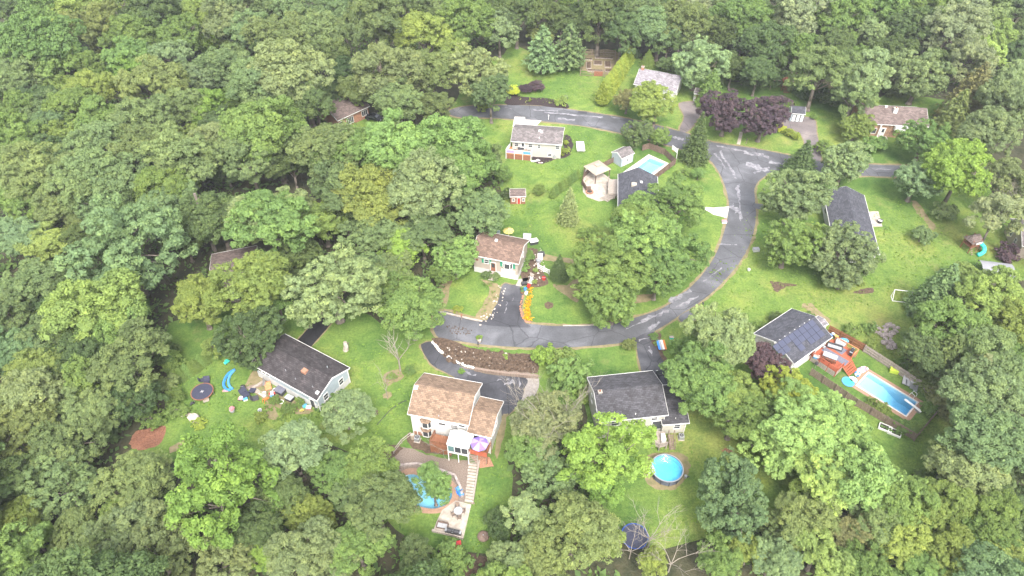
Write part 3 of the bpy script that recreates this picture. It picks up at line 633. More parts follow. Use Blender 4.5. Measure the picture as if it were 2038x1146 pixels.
# 3 split level with charcoal roof
h = House('split_level_house', 'cream split level house with charcoal roof beside the round pool', (1192, 841), (1330, 826), 4.7, 'roofdark', 'creamvinyl', C=(1298, 739), rise=1.9)
L = h.L
h.window('front', L-1.9, 3.3, .9, .8); h.window('front', L-5, 3.0, 1.2, 1.2); h.window('front', L-8, 3.0, 1.2, 1.2); h.door('front', L-1.2, .9, 1.7, 2.0, 'glass'); h.window('front', L-5, .8, 1.4, 1.2); h.window('left', 3, 2.6, 1.0, 1.3); h.window('left', 6, 2.6, 1.0, 1.3)
h.chimney(.9, h.W*.47, .5, .5, .35, 'metal'); h.vent(L-5.0, .12, .3, .07, 'white'); h.downspout(L-.35, h.y0, 4.6)
H3 = h
h = House('garage_wing', 'lower charcoal roofed wing on the right of the cream split level house', (1318, 846), (1372, 842), 2.9, 'roofdark', 'creamvinyl', C=(1345, 766), rise=1.2, cat='garage')
h.window('front', 2.6, 1.2, .9, 1.0); h.vent(2.2, .2, .3, .05, 'white'); h.downspout(h.L-.35, h.y0, 2.8); h.garage('back', 2.0, 2.4)
H3b = h
MB().box(-.6, 1.6, h.W-.5, h.W+1.1, 2.2, 2.3).build('porch_roof', M['roofdark'], h.root)
# 4 tan bi-level in the middle
h = House('bilevel_house', 'tan bi-level house with brown roof, white garage and red door above the curve', (938, 507.5), (1032.6, 526.3), 4.4, 'roofbrown', 'tanvinyl', C=(1056, 479), rise=1.7, found='stonewall', foundh=1.25)
L = h.L
h.window('front', 2.9, 2.75, .9, .9, shutters='greenp'); h.door('front', L-5.2, 1.1, .95, 2.1, 'rust', glass=True); h.bay('front', L-2.3, 2.75, 1.9, 1.2, 'white', shutters='greenp'); h.garage('front', L-2.2, 2.5, 2.0)
st = MB(); m = h.wallm('front')
pts = [];
for k in range(10): r = .38 if k % 2 == 0 else .15; a = math.pi/2+k*math.pi/5; pts.append((r*math.cos(a)+1.0, r*math.sin(a)+3.2))
st.m = m; st.add([(x, -.06, z) for x, z in pts]+[(x, -.01, z) for x, z in pts]+[(1.0, -.09, 3.2)], [(k, (k+1) % 10, 20) for k in range(10)]+[(k, 10+k, 10+(k+1) % 10, (k+1) % 10) for k in range(10)]); st.build('barn_star', M['rust'], h.root)
h.boxvent(L-5.5, .95); h.window('right', 4, 3.0, .7, .9)
for k in range(5): MB().box(L-5.8, L-4.6, -.1-.28*k, .18-.28*k, .03, 1.05-.2*k).build('step', M['concrete'], h.root)
H4 = h
# 5 back ranch
h = House('ranch_house', 'cream ranch house with grey roof and orange deck below the upper road', (1016.6, 281.5), (1118.5, 289), 3.9, 'roofgrey', 'creamvinyl', C=(1127.5, 255), rise=1.35)
for x in (1.3, 4.6): h.window('front', x, 2.5, .9, .85)
h.window('front', 6.6, 2.5, .5, .8); h.window('front', 10.9, 2.6, .85, .8); h.window('front', 9.2, .5, .8, .7); h.door('front', 2.8, 1.65, .9, 2.0, 'white', glass=True)
h.boxvent(6.4, .88); h.boxvent(6.9, .8); h.vent(6.5, .35, .4, .09, 'white'); h.downspout(h.L-.3, h.y0, 3.8)
H5 = h
# 6 grey gable house by the curve
h = House('gable_house', 'house with slate grey gable roof below the pale fenced pool', (1312, 418), (1307.6, 352), 3.4, 'roofblue', 'whitevinyl', C=(1230.5, 348), rise=2.1)
h.boxvent(h.L*.55, .9); h.onroof(h.L*.5, .75, lambda b: b.box(-.5, .5, -.55, .55, -.3, .35), 'skylight', 'concrete', True); h.door('left', 5, .1); h.window('left', 2.2, 1.2, 1.2, 1.2); h.window('left', 8, 1.2, 1.2, 1.2); h.window('front', 3, 1.2); h.window('front', 6, 1.2)
H6 = h
# 7 solar house
h = House('solar_house', 'house with charcoal roof carrying solar panels beside the red deck', (1580, 724.6), (1656, 671), 3.3, 'roofblue', 'whitevinyl', C=(1571.6, 618), rise=1.6)
H7 = h; L = h.L
h.door('front', L-4.2, 1.25, 1.7, 1.95, 'glass'); h.window('front', L-7, 1.8, 1.4, 1.0); h.window('front', L-9.0, 1.8, 1.1, 1.0); h.window('right', 2.5, 1.4); h.window('right', 6, 1.4)
pw, ph = 1.02, 1.62; rows = [(0, 8, .0), (1, 8, .0), (2, 7, .0)]
yr = h.W*.5; sl = math.hypot(yr, h.rise)
for r, ks in enumerate((range(8), (0, 1, 2, 3, 4, 6, 7), (0, 1, 2, 4))):
    for k in ks:
        x = L-.9-(k+1)*(ph-.3)+.0; d = sl-.15-(r+1)*(pw+.1)
        m = Matrix.Translation((0, 0, h.he)) @ Matrix.Rotation(math.atan2(h.rise, yr), 4, 'X')
        f = MB(); f.m = m; f.box(x, x+ph-.34, d, d+pw+.06, .17, .21); fo = f.build('solar_panel', M['solarframe'], h.root)
        g = MB(); g.m = m; g.box(x+.035, x+ph-.375, d+.035, d+pw+.025, .211, .216); g.build('solar_cell', M['solar'], fo)
for k in range(8): h.onroof(L-1.5-k*1.3, .99, lambda b: b.box(-.08, .08, -.06, .06, 0, .07), 'clamp', 'white')
# 8 long charcoal roof on the right
h = House('long_ranch_house', 'long ranch house with charcoal roof behind the round trees right of the road', (1750, 507), (1719, 389), 3.0, 'roofblue', 'whitevinyl', C=(1639, 383), rise=1.7)
h.window('front', 3, 1.1); h.window('front', 7, 1.1, 1.6); h.door('front', 11, .1, 1.7, 2.0, 'glass'); h.window('front', 15, 1.1); h.window('left', 2.5, 1.1); h.window('left', 7, 1.1); h.window('back', 5, 1.0, 1.6)
# 9 right stone/white ranch
h = House('stone_front_house', 'ranch house with mauve brown roof, white trim and stone front at the upper right', (1716, 246), (1849, 253), 3.5, 'roofmauve', 'fieldstone', W=9.4, rise=2.3)
L = h.L
h.door('front', 5.6, .3, .95, 2.1, 'white', glass=True); h.window('front', 2.9, .9, 2.2, 1.3, mull=2, bars=0); h.window('front', 12, 1.0, 1.6, 1.2); h.window('left', 5, 1.2, 1.0, 1.2); h.window('left', 2.4, 1.2, .8, 1.2)
h.chimney(7.9, h.W*.36, .9, .9, .5, 'white'); h.chimney(.25, h.W*.5, .55, 1.1, .7, 'brickm'); h.boxvent(6, .98)
MB().box(4.35, 4.6, -.35, -.1, .0, 3.5).build('porch_post', M['white'], h.root); MB().box(4.4, 6.9, -.9, .4, .0, .25).build('porch', M['concrete'], h.root)
MB().box(7.8, 11.4, -.6, .4, 2.3, 3.45).build('porch_gable', M['white'], h.root)
H9 = h
# 10 pale grey roof by the arborvitae
h = House('white_cottage', 'low house with pale grey roof and white gable beyond the upper road', (1261, 168), (1346, 184), 3.0, 'rooflight', 'whitevinyl', W=9.5, rise=2.2)
h.chimney(.9, h.W*.5, .7, .7, .9, 'brickm'); h.window('right', 3.0, 1.0, .9, 1.3); h.window('right', 6.0, 1.0, .9, 1.3); h.window('front', 3, 1.0); h.window('front', 9, 1.0)
# 11 brown roof hidden in the left woods
h = House('woodland_house', 'house with reddish brown roof mostly hidden under trees in the left woods', (424, 592), (520, 572), 3.0, 'roofmauve', 'tanvinyl', C=(417, 508), rise=1.6)
h.window('left', 3, 1.0); h.window('front', 4, 1.0)
# 12 cottage top left
h = House('brick_cottage', 'brown roofed brick cottage half hidden by trees at the upper left of the road', (672, 241), (736, 211.5), 2.9, 'roofmauve', 'brickm', W=10.5, rise=2.3)
L = h.L
h.window('front', L-1.6, .9, 1.7, 1.3, mull=3, bars=0); h.window('front', L-6.2, .6, 2.0, 1.6, mull=4, bars=0); h.window('front', L-9, .9)
# 13 far right edge
h = House('grey_house', 'pale grey house cut by the right edge of the photo', (2034, 490), (2110, 500), 3.2, 'roofgrey', 'tanvinyl', W=9, rise=2.2)
h.window('left', 3.0, 1.3, .8, 1.1, trim='white'); h.window('left', 5.6, 1.3, .8, 1.1)
# white building glimpsed through trees, top right corner
h = House('distant_house', 'white house glimpsed through the trees near the top right corner', (1960, 52), (2010, 56), 3.2, 'rooflight', 'whitevinyl', W=9, rise=1.8)

# ---------------- sheds and small roofed structures ----------------
h = House('garden_shed', 'pale blue shed with grey roof inside the fenced pool yard', (1237.5, 316.5), (1262.5, 305), 2.3, 'roofgrey', 'bluevinyl', W=3.4, rise=.9, o=.1, og=.1, cat='shed')
h.door('front', 1.2, .1, .8, 1.9, 'white'); h.door('front', 2.9, .1, .8, 1.9, 'white'); h.window('front', 2.05, .9, .5, .7)
h = House('playhouse', 'small playhouse with mauve roof and red walls on the lawn above the tan house', (1015, 392), (1046.5, 391.5), 2.0, 'roofmauve', 'rust', W=2.8, rise=.8, o=.15, og=.1, cat='playhouse')
h.window('front', .75, .8, .5, .6); h.door('front', 1.9, .1, .6, 1.5, 'redp'); h.window('front', 2.9, .8, .5, .6)
h = House('garden_shed', 'grey shed with white panelled front at the end of the old driveway', (1575, 226), (1603, 228), 2.2, 'roofblue', 'bluevinyl', W=3.4, rise=1.1, o=.12, og=.1, cat='shed')
h.door('front', .9, .1, .7, 1.8, 'white', trim='darkmetal'); h.door('front', 1.9, .1, .7, 1.8, 'white', trim='darkmetal'); h.door('front', 2.9, .1, .7, 1.8, 'white', trim='darkmetal')
h = House('garden_shed', 'small white shed tucked between the conifer and the purple trees', (1381, 186), (1396, 189), 2.2, 'roofgrey', 'whitevinyl', W=3, rise=.9, o=.1, og=.1, cat='shed')
h.door('front', 1.2, .1)
h = House('garden_shed', 'brown shed with pale wooden front behind the brick cottage', (689, 191), (703, 184), 2.6, 'roofmauve', 'greywood', W=4, rise=1.2, o=.1, og=.1, cat='shed')
h.door('front', 1.5, .1, 1.2, 1.9, 'wood')
h = House('storage_shed', 'low grey roofed shed at the right corner of the house with solar panels', (1636, 651), (1648, 645), 1.8, 'rooflight', 'greywood', W=2.2, rise=.35, o=.1, og=.1, cat='shed'); h.door('front', .8, .1, .7, 1.4, 'wood')
# white carport
cp = thing('carport', 'white canopy carport at the right edge above the dense trees', 'carport', G(1975, 546), -.2)
cb = MB(); n = 8
for k in range(n):
    a0, a1 = math.pi*k/n, math.pi*(k+1)/n; f = lambda a: (-1.8*math.cos(a), 1.5+.8*math.sin(a))
    (y0, z0), (y1, z1) = f(a0), f(a1); cb.add([(-2.9, y0, z0), (2.9, y0, z0), (2.9, y1, z1), (-2.9, y1, z1)], [(0, 1, 2, 3)])
cb.build('canopy', mat('carport_fabric', (.2, .2, .215), .7, var=.08), cp)
for x in (-2.7, 0, 2.7):
    for y in (-1.75, 1.75): MB().bar((x, y, 0), (x, y, 1.5), .05).build('post', M['metal'], cp)
# gazebo
gz = thing('gazebo', 'gazebo with square tan roof on the stone patio left of the pool yard', 'gazebo', G(1187, 352), .6)
q = 2.25; MB().add([(-q, -q, 2.5), (q, -q, 2.5), (q, q, 2.5), (-q, q, 2.5), (-.3, -.3, 3.2), (.3, -.3, 3.2), (.3, .3, 3.2), (-.3, .3, 3.2)], [(0, 1, 5, 4), (1, 2, 6, 5), (2, 3, 7, 6), (3, 0, 4, 7), (4, 5, 6, 7), (3, 2, 1, 0)]).build('canopy', M['tan'], gz)
MB().at(0, 0, 3.22).box(-.55, .55, -.55, .55, 0, .12).build('vent_cap', M['tan'], gz)
for x in (-2, 2):
    for y in (-2, 2): MB().box(x-.08, x+.08, y-.08, y+.08, .05, 2.5).build('post', M['darkwood'], gz)
MB().box(-2, 2, -2.05, -1.95, 2.3, 2.49).build('beam', M['darkwood'], gz); MB().box(-2, 2, 1.95, 2.05, 2.3, 2.49).build('beam', M['darkwood'], gz)

# ---------------- fences ----------------
def fence(name, label, pts, h=1.8, m='wood', bay=2.4, rails=True, thick=.05, z=0, group=None):
    p = [Vector(G(*q)) for q in pts]; t = thing(name, label, 'fence', (p[0].x, p[0].y, 0), 0, group); r = random.Random(len(label))
    first = True
    for a, b in zip(p, p[1:]):
        d = b-a; n = max(1, round(d.length/bay)); u = d.normalized(); ang = math.atan2(u.y, u.x); bl = d.length/n
        for k in range(n+1):
            q = a+u*bl*k-p[0]
            if k == n and not (b == p[-1]): continue
            MB().at(q.x, q.y, 0, ang).box(-.07, .07, -.07, .07, 0, h+.05).build('post', M[m], t)
        for k in range(n):
            q = a+u*bl*k-p[0]; mb = MB().at(q.x, q.y, 0, ang); w = .15; c = int((bl-.16)/w); w = (bl-.16)/c
            for j in range(c):
                hh = h+r.uniform(-.06, .03); x = .08+j*w; mb.box(x+.008, x+w-.008, .05+r.uniform(0, .012), .075, .05, hh)
            mb.build('fence_panel', M[m], t)
            if rails:
                mb = MB().at(q.x, q.y, 0, ang)
                for z0 in (.3, h*.5, h-.3): mb.box(.07, bl-.07, -.03, .045, z0, z0+.09)
                mb.build('rail', M[m], t)
    return t
fence('wooden_fence', 'grey weathered fence along the upper side of the rectangular pool behind the loungers', [(1717, 700), (1776, 738), (1852, 788)], 1.7, 'greywood')
fence('wooden_fence', 'reddish fence section between the low shed and the red deck', [(1647, 661), (1717, 699)], 1.7, 'browndeck')
fence('wooden_fence', 'brown picket fence along the lower side of the rectangular pool', [(1611, 746), (1660, 779), (1702, 808), (1761, 843), (1818, 877)], 1.7, 'wood', rails=False)
fence('wooden_fence', 'short brown fence closing the right end of the rectangular pool yard', [(1819, 877), (1856, 832)], 1.7, 'wood')
fence('wooden_fence', 'dark wooden fence around the pale pool behind the grey gable roof', [(1298, 362), (1343, 328), (1322, 308), (1291, 296), (1278, 300)], 1.7, 'darkwood')
fence('wooden_fence', 'low dark fence between the gazebo and the pale blue shed', [(1222, 322), (1198, 334)], 1.5, 'darkwood')
fence('patio_fence', 'dark curved screen around the left side of the stone patio', [(1176, 340), (1161, 354), (1158, 368), (1166, 381), (1175, 381)], 1.4, 'darkwood', 1.6)
def garden():
    t = thing('garden_enclosure', 'wire and timber vegetable garden enclosure by the tall hedge', 'garden', G(1190, 130), -.08)
    w, d = 5.0, 6.6
    for x in (-w, -w/3, w/3, w):
        for y in (-d, 0, d):
            if abs(x) == w or abs(y) == d: MB().box(x-.07, x+.07, y-.07, y+.07, 0, 1.7).build('post', M['wood'], t)
    for y in (-d, d):
        for z in (.1, .8, 1.55): MB().box(-w, w, y-.03, y+.03, z, z+.1).build('rail', M['wood'], t)
    for x in (-w, w):
        for z in (.1, .8, 1.55): MB().box(x-.03, x+.03, -d, d, z, z+.1).build('rail', M['wood'], t)
    r = random.Random(3)
    for x, y, a, b_ in ((-3.2, 3.4, 1.6, .6), (1.8, 4.6, 2.6, .4), (-2.6, -.5, .7, 2.0), (0, 1.2, 1.2, 1.2), (2.8, .5, .9, 1.8), (-.8, -3.6, 2.2, .6), (3, -3.2, 1.1, .8)):
        MB().box(x-a, x+a, y-b_, y+b_, .02, .3).build('raised_bed', M['greywood'], t); MB().box(x-a+.12, x+a-.12, y-b_+.12, y+b_-.12, .2, .33).build('soil', M['mulchbr'], t)
    MB().box(-1.2, 1.2, -d-.1, -d-.04, .1, 1.5).build('gate', M['rust'], t)
garden()
# ---------------- decks ----------------
def boards(mb, p, z, u, w=.14, th=.04):
    """deck boards cut to the polygon p, running along u"""
    u = Vector(u).normalized(); n = Vector((-u.y, u.x)); pts = [Vector(q) for q in p]
    lo = min(q.dot(n) for q in pts); hi = max(q.dot(n) for q in pts); k = lo
    while k+w <= hi+.01:
        c = k+w/2; xs = []
        for i in range(len(pts)):
            a, b = pts[i-1], pts[i]; da, db = a.dot(n)-c, b.dot(n)-c
            if (da > 0) != (db > 0): xs.append((a+(b-a)*(da/(da-db))).dot(u))
        if len(xs) == 2:
            x0, x1 = sorted(xs); A, B, Cc, D = u*x0+n*(k+.006), u*x1+n*(k+.006), u*x1+n*(k+w-.006), u*x0+n*(k+w-.006)
            mb.prism([tuple(A), tuple(B), tuple(Cc), tuple(D)], z-th, z)
        k += w
    return mb
def railing(t, pts, z, h=.95, m='reddeck', gap=.0, skirt=None, infill=True, z0=0, panel=None):
    for a, b in zip(pts, pts[1:]):
        a, b = Vector(a), Vector(b); d = b-a; n = max(1, round(d.length/1.8)); ang = math.atan2(d.y, d.x); L = d.length
        mb = MB().at(a.x, a.y, 0, ang); mb.box(0, L, -.06, .06, z+h-.06, z+h); mb.box(0, L, -.03, .03, z+.08, z+.15); mb.build('rail', M[m], t)
        for k in range(n+1): MB().at(a.x+d.x*k/n, a.y+d.y*k/n, 0, ang).box(-.06, .06, -.06, .06, z0, z+h).build('post', M[m], t)
        if infill:
            mb = MB().at(a.x, a.y, 0, ang); c = int(L/.17)
            for k in range(c): x = (k+.5)*L/c; mb.box(x-.025, x+.025, -.02, .02, z+.15, z+h-.06)
            o = mb.build('balusters', M[m], t); o['kind'] = 'stuff'
        if panel:
            for k in range(n): MB().at(a.x, a.y, 0, ang).box(k*L/n+.12, (k+1)*L/n-.12, -.075, -.065, z+.22, z+h-.16).build('banner', M[panel[k % len(panel)]], t)
        if skirt: MB().at(a.x, a.y, 0, ang).box(0, L, -.04, 0, .02, z-.05).build('skirt', M[skirt], t)
def stairs(t, a, b, c, d, n, m, z, gapm=None):
    """treads from edge a-b (top) down to c-d (bottom)"""
    a, b, c, d = (Vector(q) for q in (a, b, c, d))
    for k in range(n):
        f0, f1 = k/n, (k+.82)/n; q = [a.lerp(c, f0), b.lerp(d, f0), b.lerp(d, f1), a.lerp(c, f1)]; zz = z*(1-(k+1)/(n+1))
        if area([tuple(v) for v in q]) < 0: q = q[::-1]
        MB().prism([tuple(v) for v in q], zz-.05, zz).build('step', M[m], t)
    for p, q in ((a, c), (b, d)): MB().bar((p.x, p.y, z-.1), (q.x, q.y, .05), .07, n=4).build('stringer', M[m], t)
def deckthing(name, label, px, z, m, u_idx=(0, 1), skirt=None):
    w = [Vector(G(x, y, z)) for x, y in px]; c = sum(w, Vector((0, 0)))/len(w); t = thing(name, label, 'deck', (c.x, c.y, 0))
    p = [tuple(q-c) for q in w]
    if area(p) < 0: p = p[::-1]
    u = w[u_idx[1]]-w[u_idx[0]]
    o = boards(MB(), p, z, u).build('decking', M[m], t)
    MB().prism([tuple(Vector(q)*.985) for q in p], z-.22, z-.045).build('frame', M[m], t)
    for q in p: MB().box(q[0]*.95-.07, q[0]*.95+.07, q[1]*.95-.07, q[1]*.95+.07, 0, z-.2).build('post', M['greywood'], t)
    return t, [Vector((x, y))-c for x, y in w], c
z = 1.15
t, w, c = deckthing('wooden_deck', 'bright red stained deck behind the house with solar panels', [(1615, 708), (1656, 674), (1706, 702), (1664, 741)], z, 'reddeck', (0, 3))
railing(t, [tuple(w[0]), tuple(w[3])], z, .95, 'reddeck', skirt='greywood'); e = w[3].lerp(w[2], .3); e2 = w[3].lerp(w[2], .72)
railing(t, [tuple(w[3]), tuple(e)], z, .95, 'reddeck', skirt='greywood'); railing(t, [tuple(e2), tuple(w[2]), tuple(w[2].lerp(w[1], .9))], z, .95, 'orangedeck')
b1, b2 = [Vector(G(*q))-c for q in ((1690, 749), (1706, 738))]
stairs(t, e, e2, b1, b2, 5, 'reddeck', z)
def flat(name, label, cat, px, z, m, th=.02):
    w = [Vector(G(x, y, z)) for x, y in px]; c = sum(w, Vector((0, 0)))/len(w); p = [tuple(q-c) for q in w]
    if area(p) < 0: p = p[::-1]
    o = MB().prism(p, 0, th).build(name, M[m]); o.location = (c.x, c.y, z+.004); return tag(o, label, cat)
flat('outdoor_rug', 'long slate grey rug across the middle of the red deck', 'rug', [(1634, 696), (1643, 691), (1690, 719), (1682, 728)], z, 'slatemat')
flat('outdoor_rug', 'dark rug under the grey sofa set on the upper half of the red deck', 'rug', [(1652, 690), (1662, 682), (1686, 697), (1675, 706)], z, 'slatemat')
# brown decks of the colonial
z = 2.2
t, w, c = deckthing('wooden_deck', 'brown raised deck left of the white sunroom with a tangle of bare branches in front', [(866, 863), (903, 871), (896, 890), (856, 882)], z, 'browndeck')
railing(t, [tuple(w[1].lerp(w[0], .99)), tuple(w[0])], z, .9, 'browndeck'); railing(t, [tuple(w[0]), tuple(w[3]), tuple(w[2])], z, .9, 'browndeck', skirt='browndeck')
t, w, c = deckthing('wooden_deck', 'reddish brown raised deck under the purple umbrella', [(938, 875), (977, 884), (969, 907), (932, 899)], z, 'browndeck')
railing(t, [tuple(w[1]), tuple(w[2]), tuple(w[3])], z, .9, 'browndeck')
for a, b in ((w[3], w[2]),): d = b-a; MB().at(a.x, a.y, 0, math.atan2(d.y, d.x)).box(0, d.length, -.08, -.03, z-.3, z+.75).build('side_boards', M['reddeck'], t)
q0, q1 = w[3].lerp(w[2], .1), w[3].lerp(w[2], .5)
stairs(t, q0, q1, Vector(G(931, 924))-c, Vector(G(950, 927))-c, 7, 'greywood', z)
# sunroom
zf = 4.3; fl, fr, br, bl = [Vector(G(*q, zf)) for q in ((888, 884), (932, 893), (943, 866), (897, 856))]; cc = (fl+fr+br+bl)/4
t = thing('sunroom', 'sunroom with white gabled metal roof on tall posts between the two brown decks', 'sunroom', (cc.x, cc.y, 0)); fl, fr, br, bl = (q-cc for q in (fl, fr, br, bl))
rf, rb = (fl+fr)/2, (bl+br)/2; rr = .75
for a, b, d, e in ((fl, rf, rb, bl), (rf, fr, br, rb)):
    za = zf if a is fl else zf+rr; zb = zf+rr if a is fl else zf
    for k in range(4):
        p, q = a.lerp(b, k/4), a.lerp(b, (k+1)/4-.006); s_, v = e.lerp(d, k/4), e.lerp(d, (k+1)/4-.006); z0, z1 = za+(zb-za)*k/4, za+(zb-za)*(k+1)/4
        MB().add([(p.x, p.y, z0), (q.x, q.y, z1), (v.x, v.y, z1), (s_.x, s_.y, z0), (p.x, p.y, z0-.06), (q.x, q.y, z1-.06), (v.x, v.y, z1-.06), (s_.x, s_.y, z0-.06)], [(0, 1, 2, 3), (7, 6, 5, 4), (0, 4, 5, 1), (1, 5, 6, 2), (2, 6, 7, 3), (3, 7, 4, 0)]).build('roof_panel', M['white'], t)
ins = lambda p, f=.92: p*f
quad = [ins(fl), ins(fr), ins(br), ins(bl)]
MB().prism([tuple(q) for q in quad], 2.05, 2.2).build('floor', M['white'], t)
for a, b in ((0, 1), (3, 0), (1, 2)):
    A, B = quad[a], quad[b]; d = B-A; ang = math.atan2(d.y, d.x); L = d.length
    f = MB().at(A.x, A.y, 0, ang); f.box(0, L, -.05, .05, 2.2, 2.55); f.box(0, L, -.05, .05, 3.95, 4.25)
    for k in range(4): f.box(L*k/3-.05, L*k/3+.05, -.06, .06, 2.55, 3.95)
    f.build('window_frame', M['white'], t)
    for k in range(3): MB().at(A.x, A.y, 0, ang).box(L*k/3+.06, L*(k+1)/3-.06, -.02, .02, 2.56, 3.94).build('pane', M['glassteal' if k == 0 else 'glass'], t)
f = MB(); f.add([(*(fl*.93), 4.2), (*(fr*.93), 4.2), (*(rf*.93), 4.95)], [(0, 1, 2)]); f.build('gable_panel', M['white'], t)
for q in (quad[0], quad[1], (quad[0]+quad[1])/2): MB().box(q.x-.07, q.x+.07, q.y-.07, q.y+.07, 0, 2.1).build('post', M['white'], t)
# deck of the far ranch
z = 1.55
t, w, c = deckthing('wooden_deck', 'orange stained deck with white railing behind the cream ranch house', [(1016, 291), (1061, 294), (1057, 309), (1007, 304)], z, 'orangedeck')
railing(t, [tuple(w[0]), tuple(w[3]), tuple(w[2]), tuple(w[1])], z, 1., 'white', panel=('lilac', 'white', 'skyp'))
for a, b in ((w[3], w[2]),): d = b-a; MB().at(a.x, a.y, 0, math.atan2(d.y, d.x)).box(0, d.length, .05, .1, 0, z-.2).build('lattice', M['rust'], t)
# grey deck + stairs of the gable house
z = 1.2
t, w, c = deckthing('wooden_deck', 'weathered grey deck and stair between the stone patio and the slate grey gable roof', [(1211, 357), (1230, 356), (1229, 386), (1210, 385)], z, 'greywood')
railing(t, [tuple(w[0]), tuple(w[3])], z, .9, 'greywood'); stairs(t, w[3], w[2], Vector(G(1192, 396))-c, Vector(G(1208, 402))-c, 6, 'greywood', z)
# deck beside the round pool
z = .9
t, w, c = deckthing('wooden_deck', 'small grey deck between the cream split level house and the round pool', [(1299, 857), (1324, 859), (1327, 886), (1312, 890), (1299, 884)], z, 'greywood')
railing(t, [tuple(w[0]), tuple(w[4]), tuple(w[3]), tuple(w[2])], z, .9, 'greywood')
st = thing('wooden_steps', 'brown wooden steps descending from the house towards the round pool', 'steps', G(1336, 878))
cc = Vector(G(1336, 878)); stairs(st, Vector(G(1330, 864, 1.3))-cc, Vector(G(1340, 864, 1.3))-cc, Vector(G(1333, 896))-cc, Vector(G(1342, 895))-cc, 8, 'wood', 1.3)
for a, b in (((1330, 862), (1333, 896)), ((1341, 862), (1343, 895))):
    A, B = Vector(G(*a, 1.3))-cc, Vector(G(*b))-cc; MB().bar((A.x, A.y, 2.2), (B.x, B.y, .95), .05, n=4).build('handrail', M['wood'], st)
    for f in (0, .5, 1): q = A.lerp(B, f); MB().bar((q.x, q.y, 0), (q.x, q.y, 2.2-1.25*f), .05, n=4).build('post', M['wood'], st)
tag(flat('white_cover', 'white covered hot tub on the small deck by the cream house', 'hot tub', [(1314, 868), (1321, 867), (1325, 880), (1316, 883)], .92, 'white', .7), cat='hot tub')
# garden steps down to the lower patio
gs = thing('garden_steps', 'long flight of pale stone garden steps at the right edge of the gravel yard', 'steps', G(941, 960)); cc = Vector(G(941, 960))
for k in range(13):
    f = k/12; y = 924+(996-924)*f; x = 941+(934-941)*f+(1 if k % 2 else 0); ww = 8.5
    a, b = Vector(G(x-ww, y-1.8))-cc, Vector(G(x+ww, y+.4))-cc; d = b-a
    MB().at(a.x, a.y, 0, math.atan2(d.y, d.x)).box(0, d.length, -.36, .0, .02, .2).build('step', M['concrete'], gs)
def wallstrip(name, label, px, w, h, m, cat='retaining wall', block=.9):
    p = [Vector(G(*q)) for q in px]; t = thing(name, label, cat, (p[0].x, p[0].y, 0)); r = random.Random(4)
    for a, b in zip(p, p[1:]):
        d = b-a; n = max(1, round(d.length/block)); ang = math.atan2(d.y, d.x)
        for k in range(n):
            q = a+d*k/n-p[0]; MB().at(q.x, q.y, 0, ang).box(.01, d.length/n-.01, -w/2+r.uniform(-.02, .02), w/2, 0, h+r.uniform(-.02, .02)).build('block', M[m], t)
wallstrip('retaining_wall', 'narrow grey wall along the right side of the garden steps and patio', [(954, 918), (948, 955), (941, 998)], .25, .45, 'greywood')
wallstrip('retaining_wall', 'curved stone wall around the upper side of the freeform pool', [(795, 928), (830, 925), (868, 934), (905, 948), (918, 975), (920, 990)], .35, .5, 'rock')
wallstrip('retaining_wall', 'straight timber wall between the rocky bank and the parking area', [(945, 737), (985, 744), (1035, 749), (1071, 752)], .4, .7, 'wood', cat='retaining wall')
wallstrip('patio_wall', 'low wall along the lower edge of the concrete patio', [(860, 1057), (900, 1066), (922, 1073)], .25, .5, 'greywood')
wallstrip('stone_edging', 'low pale stone kerb along the lawn between the road and the tan house drive', [(876, 621), (905, 628), (935, 635), (960, 640)], .25, .25, 'concrete', cat='edging')
wallstrip('stone_edging', 'pale kerb line along the road beneath the two trees by the curve', [(1120, 648), (1160, 648), (1205, 646)], .2, .12, 'concrete', cat='edging', block=1.6)
fn = thing('white_fence', 'short white rail fence beside the dark spruce right of the tan house', 'fence', G(1080, 540), math.atan2(G(1085, 545)[1]-G(1072, 538)[1], G(1085, 545)[0]-G(1072, 538)[0]))
for k in range(3): MB().box(-1.2, 1.6, -.04+.0*k, .04, .25+.42*k, .4+.42*k).build('rail', M['white'], fn)
for x in (-1.2, .2, 1.6): MB().box(x-.07, x+.07, -.09, .09, 0, 1.35).build('post', M['white'], fn)
pr = thing('handrail', 'long weathered handrail sloping down beside the gravel yard left of the decks', 'handrail', G(806, 900)); c0 = Vector(G(806, 900))
A, B, C_ = [Vector(G(*q))-c0 for q in ((818, 868), (800, 882), (784, 903))]
for p, q in ((A, B), (B, C_)):
    MB().bar((p.x, p.y, .95), (q.x, q.y, .95), .07, n=5).build('rail', M['greywood'], pr); MB().bar((p.x, p.y, .4), (q.x, q.y, .4), .05, n=5).build('rail', M['greywood'], pr)
for q in (A, B, C_): MB().bar((q.x, q.y, 0), (q.x, q.y, 1), .06, n=5).build('post', M['greywood'], pr)

